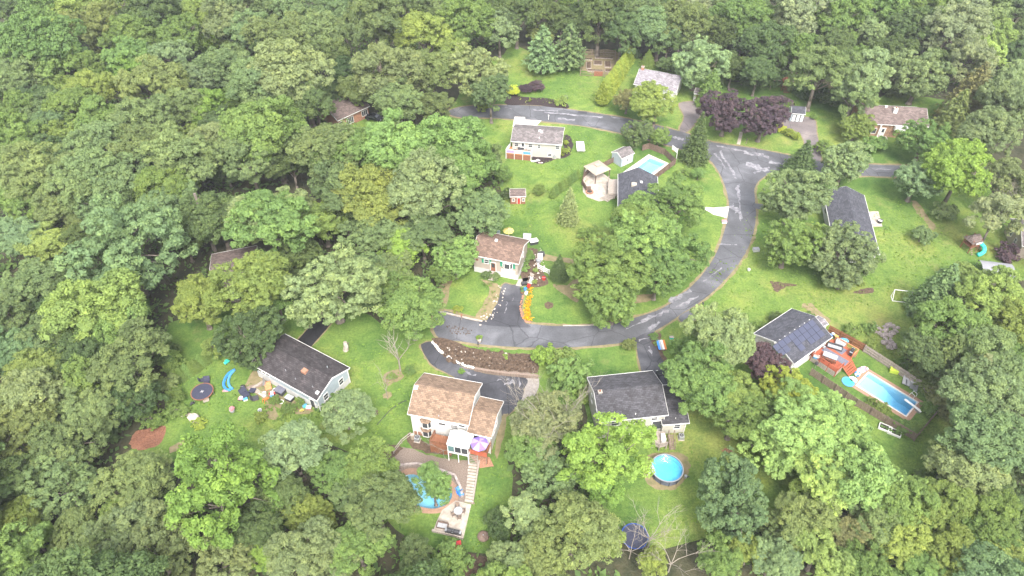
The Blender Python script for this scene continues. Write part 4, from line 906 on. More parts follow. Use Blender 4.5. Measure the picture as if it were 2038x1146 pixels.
# ---------------- furniture and yard things ----------------
def chair(label, px, z, rz, m='charcoal', group=None, fm='darkmetal', s=1.):
    t = thing('garden_chair', label, 'chair', (*G(*px, z), z), rz, group); t.scale = (s, s, s)
    MB().box(-.28, .28, -.28, .28, .4, .46).build('seat', M[m], t); MB().at(0, .27, .44, rx=-.2).box(-.28, .28, -.03, .03, 0, .55).build('backrest', M[m], t)
    for x in (-.25, .25):
        for y in (-.25, .25): MB().box(x-.02, x+.02, y-.02, y+.02, .0, .4).build('leg', M[fm], t)
        MB().box(x-.03, x+.03, -.28, .25, .6, .64).build('armrest', M[fm], t)
    return t
def rtable(label, px, z, r, m='white', h=.72):
    t = thing('garden_table', label, 'table', (*G(*px, z), z)); MB().cyl(0, 0, h-.05, h, r, n=20).build('table_top', M[m], t); MB().cyl(0, 0, .03, h-.05, .05, n=8).build('leg', M['metal'], t); MB().cyl(0, 0, 0, .03, r*.45, n=12).build('base', M['metal'], t); return t
rtable('round glass patio table in the middle of the concrete patio', (912.5, 1021), .036, .62, 'greyfab')
for k, (dx, dy, n) in enumerate(((-2, -10, 'upper'), (9, -1, 'right'), (2, 11, 'lower'), (-9, 5, 'left'))): chair(f'brown patio chair at the {n} side of the round glass table', (912.5+dx, 1021+dy), .036, [0, -1.5, 3.1, 1.9][k], 'wood', 'chairs around the round patio table')
rtable('small table under the purple umbrella on the brown deck', (954, 889), 2.2, .55, 'wood')
chair('wooden chair left of the table under the purple umbrella', (946, 897), 2.2, 2.4, 'concrete'); chair('wooden chair right of the table under the purple umbrella', (961, 898), 2.2, -2.4, 'concrete')
def umbrella(label, px, z, r, ms, tilt=0):
    t = thing('patio_umbrella', label, 'umbrella', (*G(*px, z), z)); zz = 2.4; n = 8
    MB().bar((0, 0, 0), (0, 0, zz), .035).build('pole', M['metal'], t)
    for k in range(n):
        a0, a1 = 2*math.pi*k/n, 2*math.pi*(k+1)/n; am = (a0+a1)/2
        MB().add([(0, 0, zz+.1), (r*math.cos(a0), r*math.sin(a0), zz-.5), (r*.93*math.cos(am), r*.93*math.sin(am), zz-.5), (r*math.cos(a1), r*math.sin(a1), zz-.5), (r*.5*math.cos(am), r*.5*math.sin(am), zz-.2)], [(0, 1, 4), (1, 2, 4), (2, 3, 4), (3, 0, 4)]).build('canopy_panel', M[ms[k % len(ms)]], t)
        MB().bar((.05, 0, zz+.11) if k else (0, .05, zz+.11), (r*math.cos(a0), r*math.sin(a0), zz-.49), .018, n=4).build('rib', M['lilac' if 'purplef' in ms else 'metal'], t)
    return t
gp = G(954, 881, 4.35); umbrella('purple and lilac striped umbrella on the brown deck of the white house', (0, 0), 2.2, 1.35, ['purplef', 'lilac']).location = (gp[0], gp[1], 2.2)
yu = umbrella('yellow umbrella behind the tan bi-level house', (1012, 466), 0, 1.15, ['yellowp']); gp = G(1012, 466, 2.4); yu.location = (gp[0], gp[1]+1.0, .6)
def adirondack(label, px, rz, m='skyp', group=None, z=.035):
    t = thing('adirondack_chair', label, 'chair', (*G(*px), z), rz, group); t.scale = (.85, .85, .85)
    MB().at(0, 0, .3, rx=-.2).box(-.32, .32, -.4, .35, 0, .05).build('seat', M[m], t); MB().at(0, .32, .3, rx=-.45).box(-.34, .34, -.03, .03, 0, .85).build('backrest', M[m], t)
    for x in (-.42, .42):
        MB().box(x-.09, x+.09, -.45, .35, .52, .56).build('armrest', M[m], t)
        for y in (-.38, .3): MB().box(x-.04, x+.04, y-.04, y+.04, 0, .52).build('leg', M[m], t)
adirondack('blue slatted garden chair nearer the steps at the freeform pool', (914, 976), 2.2, 'skyp', 'blue chairs by the freeform pool'); adirondack('blue slatted garden chair nearer the patio at the freeform pool', (917, 984), 2.0, 'bluep', 'blue chairs by the freeform pool')
def lounger(label, px, rz, m, group):
    t = thing('sun_lounger', label, 'sun lounger', G(*px), rz, group)
    MB().box(-.33, .33, -.95, .4, .3, .36).build('bed', M[m], t); MB().at(0, .4, .33, rx=.6).box(-.33, .33, 0, .65, -.03, .03).build('backrest', M[m], t)
    for x in (-.3, .3):
        for y in (-.85, .55): MB().box(x-.03, x+.03, y-.03, y+.03, 0, .3).build('leg', M['greenp' if m == 'metal' else 'darkmetal'], t)
for k, (x, y, m, nm) in enumerate(((1799.5, 759, 'greyfab', 'pale grey sun lounger furthest left by the pool fence'), (1806, 762, 'greyfab', 'pale grey sun lounger next to the green ones by the pool fence'), (1814.5, 768, 'metal', 'grey green sun lounger beside the pale ones by the pool fence'), (1821, 772, 'metal', 'grey green sun lounger furthest right by the pool fence'))): lounger(nm, (x, y), -.5, m, 'sun loungers by the rectangular pool')
def kettle(label, px, z, m='charcoal'):
    t = thing('kettle_grill', label, 'grill', (*G(*px, z), z)); MB().ball(0, 0, .8, .32, .32, .28, n=10, h=6).build('bowl', M[m], t)
    for a in (0, 2.1, 4.2): MB().bar((.1*math.cos(a), .1*math.sin(a), .65), (.35*math.cos(a), .35*math.sin(a), 0), .025, n=4).build('leg', M['metal'], t)
kettle('black kettle grill on the grass at the left corner of the red deck', (1623, 729), 0)
def gasgrill(label, px, z, rz=0):
    t = thing('gas_grill', label, 'grill', (*G(*px, z), z), rz); MB().box(-.65, .65, -.28, .28, .1, .85).build('cabinet', M['darkmetal'], t); b = MB(); b.at(0, 0, .85, ry=math.pi/2).cyl(0, 0, -.4, .4, .28, n=12); b.build('lid', M['darkmetal'], t)
    MB().box(-.7, -.42, -.25, .25, .86, .9).build('side_shelf', M['metal'], t); MB().box(.42, .7, -.25, .25, .86, .9).build('side_shelf', M['metal'], t)
gasgrill('dark gas grill on the lower edge of the concrete patio', (909, 1064), .036, -.2); gasgrill('dark grill beside the red deck rail near the steps', (1693, 704), 1.15, .9); gasgrill('covered grill left of the gas grill on the concrete patio edge', (896, 1061), .036, -.2)
def sofa(label, px, z, rz, L=1.7, m='charcoal', cm='greyfab', cat='sofa', name='garden_sofa'):
    t = thing(name, label, cat, (*G(*px, z), z), rz); MB().box(-L/2, L/2, -.4, .4, .1, .38).build('base', M[m], t); MB().box(-L/2, L/2, .28, .4, .38, .8).build('backrest', M[m], t)
    n = max(1, round(L/.65))
    for k in range(n): MB().box(-L/2+.06+k*(L-.12)/n, -L/2+.03+(k+1)*(L-.12)/n, -.38, .26, .38, .5).build('cushion', M[cm], t)
    for x in (-L/2-.05, L/2-.05): MB().box(x, x+.1, -.4, .4, .1, .62).build('armrest', M[m], t)
sofa('dark bench on the concrete patio near the pool', (881, 1048), .036, -.2, 1.5, 'darkwood', 'greyfab'); sofa('grey cushioned sofa against the rug on the red deck', (1660, 693), 1.15, -.45, 2.4, 'charcoal', 'greyfab'); sofa('pale cushioned bench near the blue cover on the red deck', (1672, 685), 1.15, -.5, 1.6, 'greyfab', 'white'); chair('grey chair next to the house wall on the red deck', (1638, 693), 1.15, .6, 'greyfab')
tb = thing('patio_table', 'covered pale grey table near the lower rail of the red deck', 'table', (*G(1650, 713, 1.15), 1.15), -.55)
MB().box(-1.15, 1.15, -.55, .55, .62, .75).build('cover', M['greyfab'], tb); MB().box(-.95, .1, -.4, .4, .751, .8).build('cloth', M['white'], tb)
for x in (-1, 1):
    for y in (-.45, .45): MB().box(x-.05, x+.05, y-.05, y+.05, 0, .62).build('leg', M['darkmetal'], tb)
for k in range(4):
    x = -.9+k*.6; chair(f'{["first","second","third","fourth"][k]} dark chair from the house along the covered table on the red deck', (0, 0), 1.15, 2.6, 'rust', 'dark chairs along the covered table').location = (*[(Vector(G(1650, 713, 1.15))+Vector((math.cos(-.55)*x+math.sin(-.55)*.85, math.sin(-.55)*x-math.cos(-.55)*.85)))[i] for i in (0, 1)], 1.15)
def blob(name, label, cat, px, z, rx, ry, rz_, m, seed=1, jit=.25, group=None, kind=None):
    o = MB().ball(0, 0, rz_*.7, rx, ry, rz_, seed, jit, 10, 6).build(name, M[m]); o.location = (*G(*px, z), z); return tag(o, label, cat, group, kind)
blob('crumpled_cover', 'crumpled bright blue cover at the upper corner of the red deck', 'cover', (1677, 680), 1.15, .9, .6, .3, 'skyp', 3, .35)
def ac(label, px, rz=0):
    t = thing('air_conditioner', label, 'air conditioner', G(*px), rz); MB().box(-.4, .4, -.4, .4, .05, .85).build('housing', M['metal'], t, bevel=.05); MB().cyl(0, 0, .851, .87, .3, n=14).build('fan', M['darkmetal'], t); MB().cyl(0, 0, .871, .9, .1, n=8).build('hub', M['greyfab'], t); MB().box(-.5, .5, -.5, .5, 0, .05).build('pad', M['concrete'], t)
ac('white air conditioner below the bay windows of the white house', (831, 876), -.2); ac('grey air conditioner at the right corner of the cream garage wing', (1355, 872)); ac('grey air conditioner beside the driveway side wall of the cream ranch', (1070, 310)); ac('grey air conditioner on the dark mulch right of the cream ranch', (1103, 314))
bt = thing('water_barrel', 'tan barrel left of the white air conditioner by the white house', 'barrel', G(822, 872)); MB().cyl(0, 0, 0, .95, .36, .34, 14).build('barrel_body', M['tan'], bt); MB().cyl(0, 0, .951, 1.0, .3, n=14).build('lid', M['concrete'], bt)
def firepit(label, px, r=.7, dish=False):
    t = thing('fire_pit', label, 'fire pit', G(*px))
    if dish: MB().ball(0, 0, .3, r, r, .35, n=14, h=6).build('cover', M['darkwood'], t); MB().cyl(0, 0, 0, .2, r*.6, n=10).build('base', M['darkmetal'], t); MB().cyl(0, 0, .64, .72, .08, n=6).build('handle', M['metal'], t)
    else:
        for k in range(12): MB().at(rz=2*math.pi*k/12).box(r-.15, r+.1, -.17, .17, .05, .4).build('block', M['brickm'], t)
        MB().cyl(0, 0, .03, .2, r-.15, n=14).build('ash', M['darkmetal'], t)
firepit('round covered fire pit on the lawn right of the concrete patio', (962, 1069), .85, True); firepit('round brick fire pit on the stone patio left of the gable house', (1173, 383), .75)
# red ride-on mower
t = thing('ride_on_mower', 'red ride on mower on the grass below the concrete patio', 'mower', G(906, 1086), .2)
MB().box(.1, .85, -.3, .3, .35, .75).build('hood', M['redp'], t, bevel=.06); MB().box(-.7, .0, -.38, .38, .3, .5).build('rear_body', M['redp'], t, bevel=.05); MB().box(-.45, -.05, -.22, .22, .5, .58).build('seat', M['blackmat'], t); MB().box(-.5, -.42, -.22, .22, .58, .9).build('seat_back', M['blackmat'], t); MB().box(-.2, .5, -.55, .55, .12, .25).build('mower_deck', M['redp'], t)
MB().cyl(.05, 0, .85, .88, .18, n=10).build('steering_wheel', M['darkmetal'], t)
for x, y, r in ((.65, -.42, .22), (.65, .42, .22), (-.45, -.45, .3), (-.45, .45, .3)): b = MB(); b.at(x, y, r, rx=math.pi/2).cyl(0, 0, -.1, .1, r, n=12); b.build('wheel', M['darkmetal'], t)
# trampolines
def trampoline(label, px, r, rim, net=False):
    t = thing('trampoline', label, 'trampoline', G(*px)); MB().cyl(0, 0, .78, .8, r*.915, n=32).build('mat', M['blackmat'], t); n = 32; b = MB()
    for k in range(n):
        a0, a1 = 2*math.pi*k/n, 2*math.pi*(k+1)/n
        b.add([(q*math.cos(a), q*math.sin(a), z) for a, q, z in ((a0, r*.92, .81), (a0, r, .81), (a1, r, .81), (a1, r*.92, .81), (a0, r, .74), (a1, r, .74))], [(0, 1, 2, 3), (1, 4, 5, 2)])
    b.build('pad', M[rim], t)
    for k in range(6): a = math.pi/3*k; MB().bar((r*math.cos(a), r*math.sin(a), .75), (r*math.cos(a), r*math.sin(a), 0), .04, n=5).build('leg', M['metal'], t)
    if net:
        for k in range(6): a = math.pi/3*k+.3; MB().bar((r*math.cos(a), r*math.sin(a), .8), (r*math.cos(a)*1.02, r*math.sin(a)*1.02, 2.4), .04, n=5).build('net_pole', M['charcoal'], t)
    return t
t = trampoline('round trampoline with dark mat and orange rim on the left lawn', (405, 785), 1.8, 'rust')
for a in (.4, 1.97): MB().at(0, 0, .805, a).box(-.3, .3, -.03, .03, 0, .01).build('cross_mark', M['white'], t)
trampoline('trampoline with dark mat and blue edge under the bare branches at the bottom', (1262, 1072), 1.9, 'navyp', True)
# toys & junk round the pale blue ranch
blue = thing('water_slide', 'long curved blue inflatable water slide lying on the left lawn', 'toy', G(458, 758)); c0 = Vector(G(458, 758))
for off, pts in ((0, [(468, 736), (455, 744), (447, 757), (446, 768), (452, 776), (460, 776)]), (1, [(466, 738), (458, 748), (455, 760), (458, 770), (464, 775)])):
    w = [Vector(q)-c0 for q in spline(P(pts), False, 4)]
    for a, b in zip(w, w[1:]): MB().bar((a.x, a.y, .1), (b.x, b.y, .1), .22, n=6).build('tube', M['skyp' if off else 'bluep'], blue)
MB().box(-.6, .3, -2.3, -1.9, .02, .1).build('splash_pad', M['pinkp'], blue)
def toy(name, label, cat, px, m, kind, s=.4, rz=0, m2='white', z=.02):
    t = thing(name, label, cat, (*G(*px), z), rz)
    if kind == 'car':
        MB().box(-s, s, -s*.5, s*.5, s*.25, s*.7).build('body', M[m], t, bevel=.04); MB().box(-s*.4, s*.5, -s*.42, s*.42, s*.7, s*1.3).build('cab', M[m2], t)
        for x in (-s*.6, s*.6):
            for y in (-s*.5, s*.5): b = MB(); b.at(x, y, s*.25, rx=math.pi/2).cyl(0, 0, -s*.1, s*.1, s*.25, n=8); b.build('wheel', M['darkmetal'], t)
    elif kind == 'slide':
        MB().add([(-s, -.25, s*1.2), (s*1.2, -.25, 0.05), (s*1.2, .25, .05), (-s, .25, s*1.2), (-s, -.25, s*1.1), (s*1.2, -.25, 0), (s*1.2, .25, 0), (-s, .25, s*1.1)], [(0, 1, 2, 3), (7, 6, 5, 4), (0, 4, 5, 1), (3, 2, 6, 7), (0, 3, 7, 4), (1, 5, 6, 2)]).build('chute', M[m], t)
        for y in (-.25, .25): MB().bar((-s, y, s*1.2), (-s*1.4, y, 0), .05).build('leg', M[m2], t)
    elif kind == 'bin': MB().cyl(0, 0, 0, s*1.3, s*.8, s, 12, False).build('bin_body', M[m], t); MB().cyl(0, 0, s*.9, s*.95, s*.85, n=12).build('contents', M[m2], t); MB().bar((-s, 0, s*1.3), (s, 0, s*1.3), .03).build('handle', M['metal'], t)
    elif kind == 'box': MB().box(-s, s, -s*.7, s*.7, 0, s*.9).build('box_body', M[m], t, bevel=.03); MB().box(-s*1.03, s*1.03, -s*.73, s*.73, s*.9, s*1.05).build('lid', M[m2], t)
    elif kind == 'seat': MB().box(-s, s, -s, s*.8, s*.4, s*.7).build('seat', M[m], t, bevel=.05); MB().at(0, s*.8, s*.5, rx=-.5).box(-s, s, -.05, .08, 0, s*1.5).build('backrest', M[m], t); MB().box(-s*.8, s*.8, -s*.8, s*.6, 0, s*.4).build('base', M[m2], t)
    elif kind == 'board': MB().box(-s*1.5, s*1.5, -s*.3, s*.3, .0, .06).build('plank', M[m], t); MB().at(0, 0, .0, .5).box(-s*1.2, s*1.2, -s*.2, s*.2, .061, .11).build('plank', M[m2], t)
    elif kind == 'disc': MB().cyl(0, 0, 0, .12, s, n=16).build('rim', M[m], t); MB().cyl(0, 0, .121, .14, s*.75, n=16).build('centre', M[m2], t)
    elif kind == 'parasol': MB().bar((0, 0, 0), (.3, 0, 2.3), .05).build('pole', M['metal'], t); MB().bar((.05, 0, .5), (.32, 0, 2.35), .3, .06, 8).build('folded_canopy', M[m], t)
    elif kind == 'pot': MB().cyl(0, 0, 0, s, s*.6, s*.8, 10).build('pot', M[m], t); MB().ball(0, 0, s*1.4, s*.9, s*.9, s*.7, 2, .3).build('plant', M[m2], t)
    return t
JUNK = [('folded_parasol', 'folded grey parasol leaning by the pale blue ranch wall', 'umbrella', (527, 768), 'metal', 'parasol', .4, 0, 'white'),
 ('toy_slide', 'orange toy slide on the grass in front of the pale blue ranch', 'toy', (531, 796), 'orangep', 'slide', .5, 1, 'orangep'), ('ride_on_toy', 'red ride on toy among the junk against the pale blue wall', 'toy', (542, 785), 'redp', 'car', .5, .4, 'white'),
 ('ride_on_toy', 'pink and white toy car left of the black seats on the lawn', 'toy', (481, 795), 'pinkp', 'car', .5, 0, 'white'), ('toy_tent', 'small white and blue toy beside the pink toy car', 'toy', (489, 796), 'white', 'box', .35, .5, 'skyp'),
 ('folding_chair', 'black folding seat lying on the lawn above the pink toy car', 'seat', (489, 787), 'blackmat', 'seat', .6, .8, 'darkmetal'), ('waste_bin', 'small black bin on the lawn nearest the blue slide', 'bin', (484, 773), 'darkmetal', 'bin', .4, 0, 'charcoal'),
 ('folding_chair', 'dark round seat between the lawn junk and the orange slide', 'seat', (509, 794), 'charcoal', 'seat', .5, 2, 'wood'), ('folding_chair', 'black chair lying on planks left of the folded parasol', 'seat', (503, 779), 'blackmat', 'seat', .5, 3, 'wood'),
 ('storage_box', 'grey box with white lid by the middle of the pale blue wall', 'box', (577, 795), 'darkmetal', 'box', .65, -.5, 'greyfab'), ('storage_box', 'dark blue box against the white lower wall', 'box', (559, 781), 'charcoal', 'box', .8, -.5, 'slatemat'),
 ('wicker_chair', 'orange tan wicker chair under the folded parasol', 'chair', (535, 773), 'orangedeck', 'seat', .5, .4, 'wood'), ('garden_bucket', 'white bucket left of the red ride on toy', 'bucket', (527, 785), 'white', 'bin', .35, 0, 'concrete'),
 ('garden_bucket', 'white bucket right of the red ride on toy', 'bucket', (548, 779), 'white', 'bin', .4, 0, 'concrete'), ('garden_bucket', 'white tub below the red ride on toy', 'bucket', (542, 790), 'white', 'bin', .35, 0, 'skyp'),
 ('timber_pile', 'pale planks lying on the soil below the folded parasol', 'timber', (516, 781), 'concrete', 'board', 1., -.6, 'greywood'), ('timber_pile', 'brown planks at the left end of the pale blue ranch', 'timber', (510, 768), 'wood', 'board', 1.1, .3, 'greywood'),
 ('toy_hoop', 'white hoop in the plants in front of the pale blue ranch', 'toy', (560, 800), 'white', 'disc', .4, 0, 'grass'), ('teal_cushion', 'teal box by the right corner door of the pale blue ranch', 'box', (607, 809), 'tealp', 'box', .35, .6, 'skyp'),
 ('toy_duck', 'yellow toy on the reddish soil by the right corner of the pale blue ranch', 'toy', (601, 818), 'yellowp', 'car', .35, .3, 'yellowp'), ('white_sack', 'pink and white sack at the corner of the pale blue ranch', 'sack', (615, 813), 'pinkp', 'box', .4, 0, 'white'),
 ('garden_tub', 'grey white tub in the weeds of the lawn in front of the pale blue ranch', 'bucket', (518, 819), 'white', 'bin', .35, 0, 'metal'),
 ('toy_turtle', 'small teal toy on the lawn left of the blue ranch roof corner', 'toy', (452, 722), 'tealp', 'car', .5, .9, 'tealp'), ('folding_stand', 'black folded stand on the grass above the orange rimmed trampoline', 'frame', (412, 762), 'blackmat', 'seat', .5, .2, 'darkmetal'),
 ('folding_stand', 'black stand left above the orange rimmed trampoline', 'frame', (404, 757), 'blackmat', 'seat', .4, 2.2, 'darkmetal'), ('small_trolley', 'small dark trolley on the grass below left of the orange rimmed trampoline', 'trolley', (383, 804), 'darkmetal', 'car', .35, .7, 'charcoal'), ('pale_box', 'cream box touching the lower rim of the trampoline', 'box', (411, 797), 'concrete', 'box', .45, .4, 'tan'),
 # tan house
 ('waste_bin', 'black wheeled bin right of the tan bi-level house', 'bin', (1077, 508), 'darkmetal', 'box', .65, .1, 'charcoal'), ('garden_bench', 'white metal bench below the black bin right of the tan house', 'bench', (1075, 516), 'white', 'seat', .5, 0, 'tan'), ('garden_tub', 'pale grey tub beside the short white rail fence', 'tub', (1072, 522), 'greyfab', 'bin', .5, 0, 'metal'),
 ('patio_set', 'dark table with white top behind the right gable of the tan house', 'table', (1062, 484), 'darkmetal', 'box', .8, .3, 'white'), ('patio_set', 'white bench at the back corner of the tan house', 'bench', (1049, 474), 'white', 'box', .8, -.1, 'greyfab'),
 ('flower_pot', 'red pot near the top of the marigold bed', 'pot', (1052, 572), 'redp', 'pot', .45, 0, 'redp'), ('flower_pot', 'blue pot left of the red pot by the drive', 'pot', (1045, 578), 'skyp', 'pot', .38, 0, 'bluep'), ('flower_pot', 'white pot below the blue pot by the drive', 'pot', (1047, 586), 'white', 'pot', .4, 0, 'white'),
 ('flower_pot', 'terracotta pot at the edge of the drive below the garage corner', 'pot', (1039, 583), 'rust', 'pot', .4, 0, 'leafpot'), ('flower_pot', 'dark pot at the right of the garage by the drive', 'pot', (1038, 577), 'darkmetal', 'pot', .4, 0, 'leafpot'), ('flower_pot', 'white round pot between the walk and the bushes right of the garage', 'pot', (1058, 553), 'white', 'pot', .5, 0, 'concrete'),
 ('garden_ornament', 'red ball ornament right of the pots near the spruce', 'ornament', (1082, 556), 'redp', 'bin', .4, 0, 'redp'), ('storage_box', 'white box below the white round pot', 'box', (1057, 561), 'white', 'box', .5, 1.2, 'greyfab'), ('storage_box', 'dark grey box on the concrete walk right of the garage', 'box', (1043, 566), 'darkmetal', 'box', .5, .3, 'charcoal'),
 ('garden_ornament', 'teal glass ornament behind the tan house roof', 'ornament', (992, 464), 'greyfab', 'bin', .4, 0, 'glassteal'),
 # far ranch
 ('lawn_table', 'long white board table standing alone on the lawn right of the cream ranch', 'table', (1155, 295), 'white', 'lawn', 1., 0, 'white'),
 ('garden_swing', 'dark grey seats on the orange deck of the cream ranch', 'chair', (1024, 296), 'metal', 'seat', .5, 0, 'darkmetal'), ('deck_table', 'dark table in the middle of the orange deck', 'table', (1037, 300), 'metal', 'box', .7, .1, 'darkmetal'), ('deck_chair', 'grey chair at the right end of the orange deck', 'chair', (1053, 299), 'metal', 'seat', .45, 1.5, 'darkmetal'),
 ('deck_chair', 'grey chair by the house wall at the left end of the orange deck', 'chair', (1031, 292), 'metal', 'seat', .45, 1.5, 'darkmetal'),
 ('bicycle_frame', 'white metal frame lying on the black mulch below the cream ranch', 'frame', (1066, 320), 'white', 'board', .7, .2, 'white'), ('sign_board', 'small white board on the edge of the black mulch', 'board', (1076, 324), 'white', 'board', .35, 0, 'pinkp'),
 ('white_slab', 'small white slab on the lawn below the two blue green pines', 'slab', (1104, 129), 'white', 'lawn', .5, 0, 'white'),
 # pool toys right
 ('pool_float', 'round blue pool float with dark dots at the lower left of the rectangular pool', 'pool float', (1688, 760), 'skyp', 'disc', 1.05, 0, 'tealp'), ('pool_float', 'white pool float beside the round blue one', 'pool float', (1697, 756), 'white', 'disc', .7, 0, 'greyfab'),
 ('pool_float', 'purple and white inflatable at the foot of the red stairs', 'pool float', (1713, 738), 'lilac', 'float', .9, .4, 'white'), ('pool_float', 'blue and white inflatable in front of the purple one', 'pool float', (1706, 745), 'bluep', 'float', .7, .9, 'white'), ('pool_float', 'pink and white inflatable topmost of the floats by the red stairs', 'pool float', (1719, 735), 'white', 'float', .8, .2, 'pinkp'),
 ('storage_box', 'bright lime yellow box by the fence above the rectangular pool', 'box', (1778, 740), 'limep', 'box', .65, -.4, 'limep'), ('tricycle', 'blue and white tricycle between the reddish fence and the low shed', 'toy', (1656, 668), 'bluep', 'car', .5, .2, 'white'), ('garden_hose_reel', 'dark round hose reel by the reddish fence', 'hose reel', (1663, 672), 'darkwood', 'bin', .5, 0, 'yellowp'),
 ('cooler', 'blue and white cooler on the lower left end of the red deck', 'cooler', (1624, 712), 'skyp', 'box', .45, -.5, 'white'),
 ('garden_bin', 'dark grill at the corner of the concrete slab right of the long ranch', 'grill', (1750, 443), 'darkmetal', 'bin', .55, 0, 'white'),
 ('electrical_box', 'pale green utility box on the grass left of the big maple', 'utility box', (1336, 673), 'tealp', 'box', .35, 0, 'concrete'), ('utility_box', 'white utility box on the grass at the right edge of the road', 'utility box', (1504, 499), 'white', 'box', .6, .1, 'greyfab'), ('utility_post', 'small white post on the lawn below the utility box', 'post', (1490, 538), 'white', 'bin', .3, 0, 'white'),
 ('lawn_sign', 'small pinkish sign at the left edge of the road by the white apron', 'sign', (1441, 443), 'white', 'box', .5, 0, 'pinkp'), ('yard_bin', 'dark bin at the left corner of the old driveway shed', 'bin', (1571, 226), 'darkmetal', 'bin', .5, 0, 'white'),
 ('blue_bin', 'blue bin beside the grey house at the right edge', 'bin', (2007, 466), 'bluep', 'bin', .5, 0, 'darkmetal'), ('white_rock', 'pinkish white lawn figure right of the pale boulder on the left lawn', 'ornament', (463, 819), 'greyfab', 'pot', .55, 0, 'pinkp'),
 ('leaf_pile', 'small pinkish board on the grass below the trampoline', 'board', (370, 826), 'concrete', 'board', .5, .3, 'tan')]
_m['leafpot'] = M['leafpot'] = mat('pot_plant', (.08, .14, .04), .9, var=.3)
for n_, lb, ct, px, m_, k_, s_, rz_, m2 in JUNK:
    zz = 1.56 if 'orange deck' in lb else 1.16 if 'red deck' in lb else .02
    if k_ == 'lawn':
        t = thing(n_, lb, ct, G(*px), .0)
        for k in range(3): MB().box(-.95*s_+k*.64*s_, -.33*s_+k*.64*s_, -2.1*s_, 2.1*s_, .55*s_, .62*s_).build('board', M['white'], t)
        for x in (-.7, .7):
            for y in (-1.8, 1.8): MB().box(x*s_-.04, x*s_+.04, y*s_-.04, y*s_+.04, 0, .55*s_).build('leg', M['greywood'], t)
    elif k_ == 'float':
        t = thing(n_, lb, ct, (*G(*px), .04), rz_)
        for k in range(6): a = math.pi*2*k/6; MB().bar((s_*.8*math.cos(a), s_*.5*math.sin(a), .15), (s_*.8*math.cos(a+1.05), s_*.5*math.sin(a+1.05), .15), .15, n=8).build('tube', M[m_ if k % 2 else m2], t)
        MB().box(-s_*.6, s_*.6, -s_*.35, s_*.35, .08, .14).build('base', M[m2], t)
    else: toy(n_, lb, ct, px, m_, k_, s_, rz_, m2, zz).location = (*G(*px, zz), zz)
# raised beds
for lb, px in (('left white framed raised bed below the pool fence', (1761, 853)), ('right white framed raised bed with green plants below the pool fence', (1779.5, 862))):
    t = thing('raised_bed', lb, 'raised bed', G(*px), -.55, 'raised beds below the pool fence')
    for a in ((-.95, .95, -.6, -.5), (-.95, .95, .5, .6), (-.95, -.85, -.5, .5), (.85, .95, -.5, .5)): MB().box(*a, 0, .4).build('board', M['white'], t)
    MB().box(-.85, .85, -.5, .5, .05, .3).build('soil', M['mulch'], t)
    for k in range(5): MB().ball(-.6+.3*k, random.uniform(-.2, .2), .38, .2, .18, .16, k, .35).build('plant', M['leafpot'], t)
# posts, mailboxes, hoop, goal
def mailbox(label, px, m='white', rz=0):
    t = thing('mailbox', label, 'mailbox', G(*px), rz); MB().box(-.05, .05, -.05, .05, 0, 1.05).build('post', M['wood' if m != 'white' else 'white'], t); MB().box(-.12, .12, -.28, .22, 1.05, 1.3).build('box', M[m], t, bevel=.05); MB().box(.121, .14, .05, .1, 1.15, 1.4).build('flag', M['redp'], t)
mailbox('white mailbox on the verge of the upper road above the cream ranch', (1091.5, 238)); mailbox('mailbox under the small leafy tub at the lower verge of the road', (952, 692), 'darkmetal'); mailbox('dark mailbox on the grass between the purple trees and the road', (1484.5, 286), 'darkmetal'); mailbox('dark mailbox at the roadside below the curve near the right lawn', (1397, 612), 'darkmetal'); mailbox('brown mailbox on the verge below the left lawn of the tan house', (919, 636), 'rust')
t = thing('basketball_hoop', 'basketball hoop with white backboard on a tall pole left of the big spruce', 'basketball hoop', G(1345, 320), .5)
MB().bar((0, 0, 0), (0, 0, 3.4), .07).build('pole', M['white'], t); MB().bar((0, 0, 3.2), (-1.0, 0, 3.5), .05).build('arm', M['white'], t); MB().box(-1.05, -1.0, -.9, .9, 3.0, 4.1).build('backboard', M['white'], t); b = MB()
for k in range(12): a, c_ = math.pi*2*k/12, math.pi*2*(k+1)/12; b.bar((-1.3+.23*math.cos(a), .23*math.sin(a), 3.15), (-1.3+.23*math.cos(c_), .23*math.sin(c_), 3.15), .02, n=4)
b.build('rim', M['orangep'], t)
a, b_, c_ = [Vector(G(*q)) for q in ((1776, 599), (1812, 603), (1783, 577))]
t = thing('soccer_goal', 'white tubular soccer goal frame on the right lawn', 'goal', (a.x, a.y, 0)); d = b_-a
Lg = d.length; t.rotation_euler = (0, 0, math.atan2(d.y, d.x))
for p, q in (((0, 0, .05), (Lg, 0, .05)), ((0, 0, .05), (0, 1.3, .05)), ((Lg, 0, .05), (Lg, 1.3, .05)), ((0, 1.3, .05), (0, 1.1, 1.9)), ((Lg, 1.3, .05), (Lg, 1.1, 1.9)), ((0, 1.1, 1.9), (Lg, 1.1, 1.9)), ((0, 0, .05), (0, 1.1, 1.9)), ((Lg, 0, .05), (Lg, 1.1, 1.9))): MB().bar(p, q, .07).build('tube', M['white'], t)
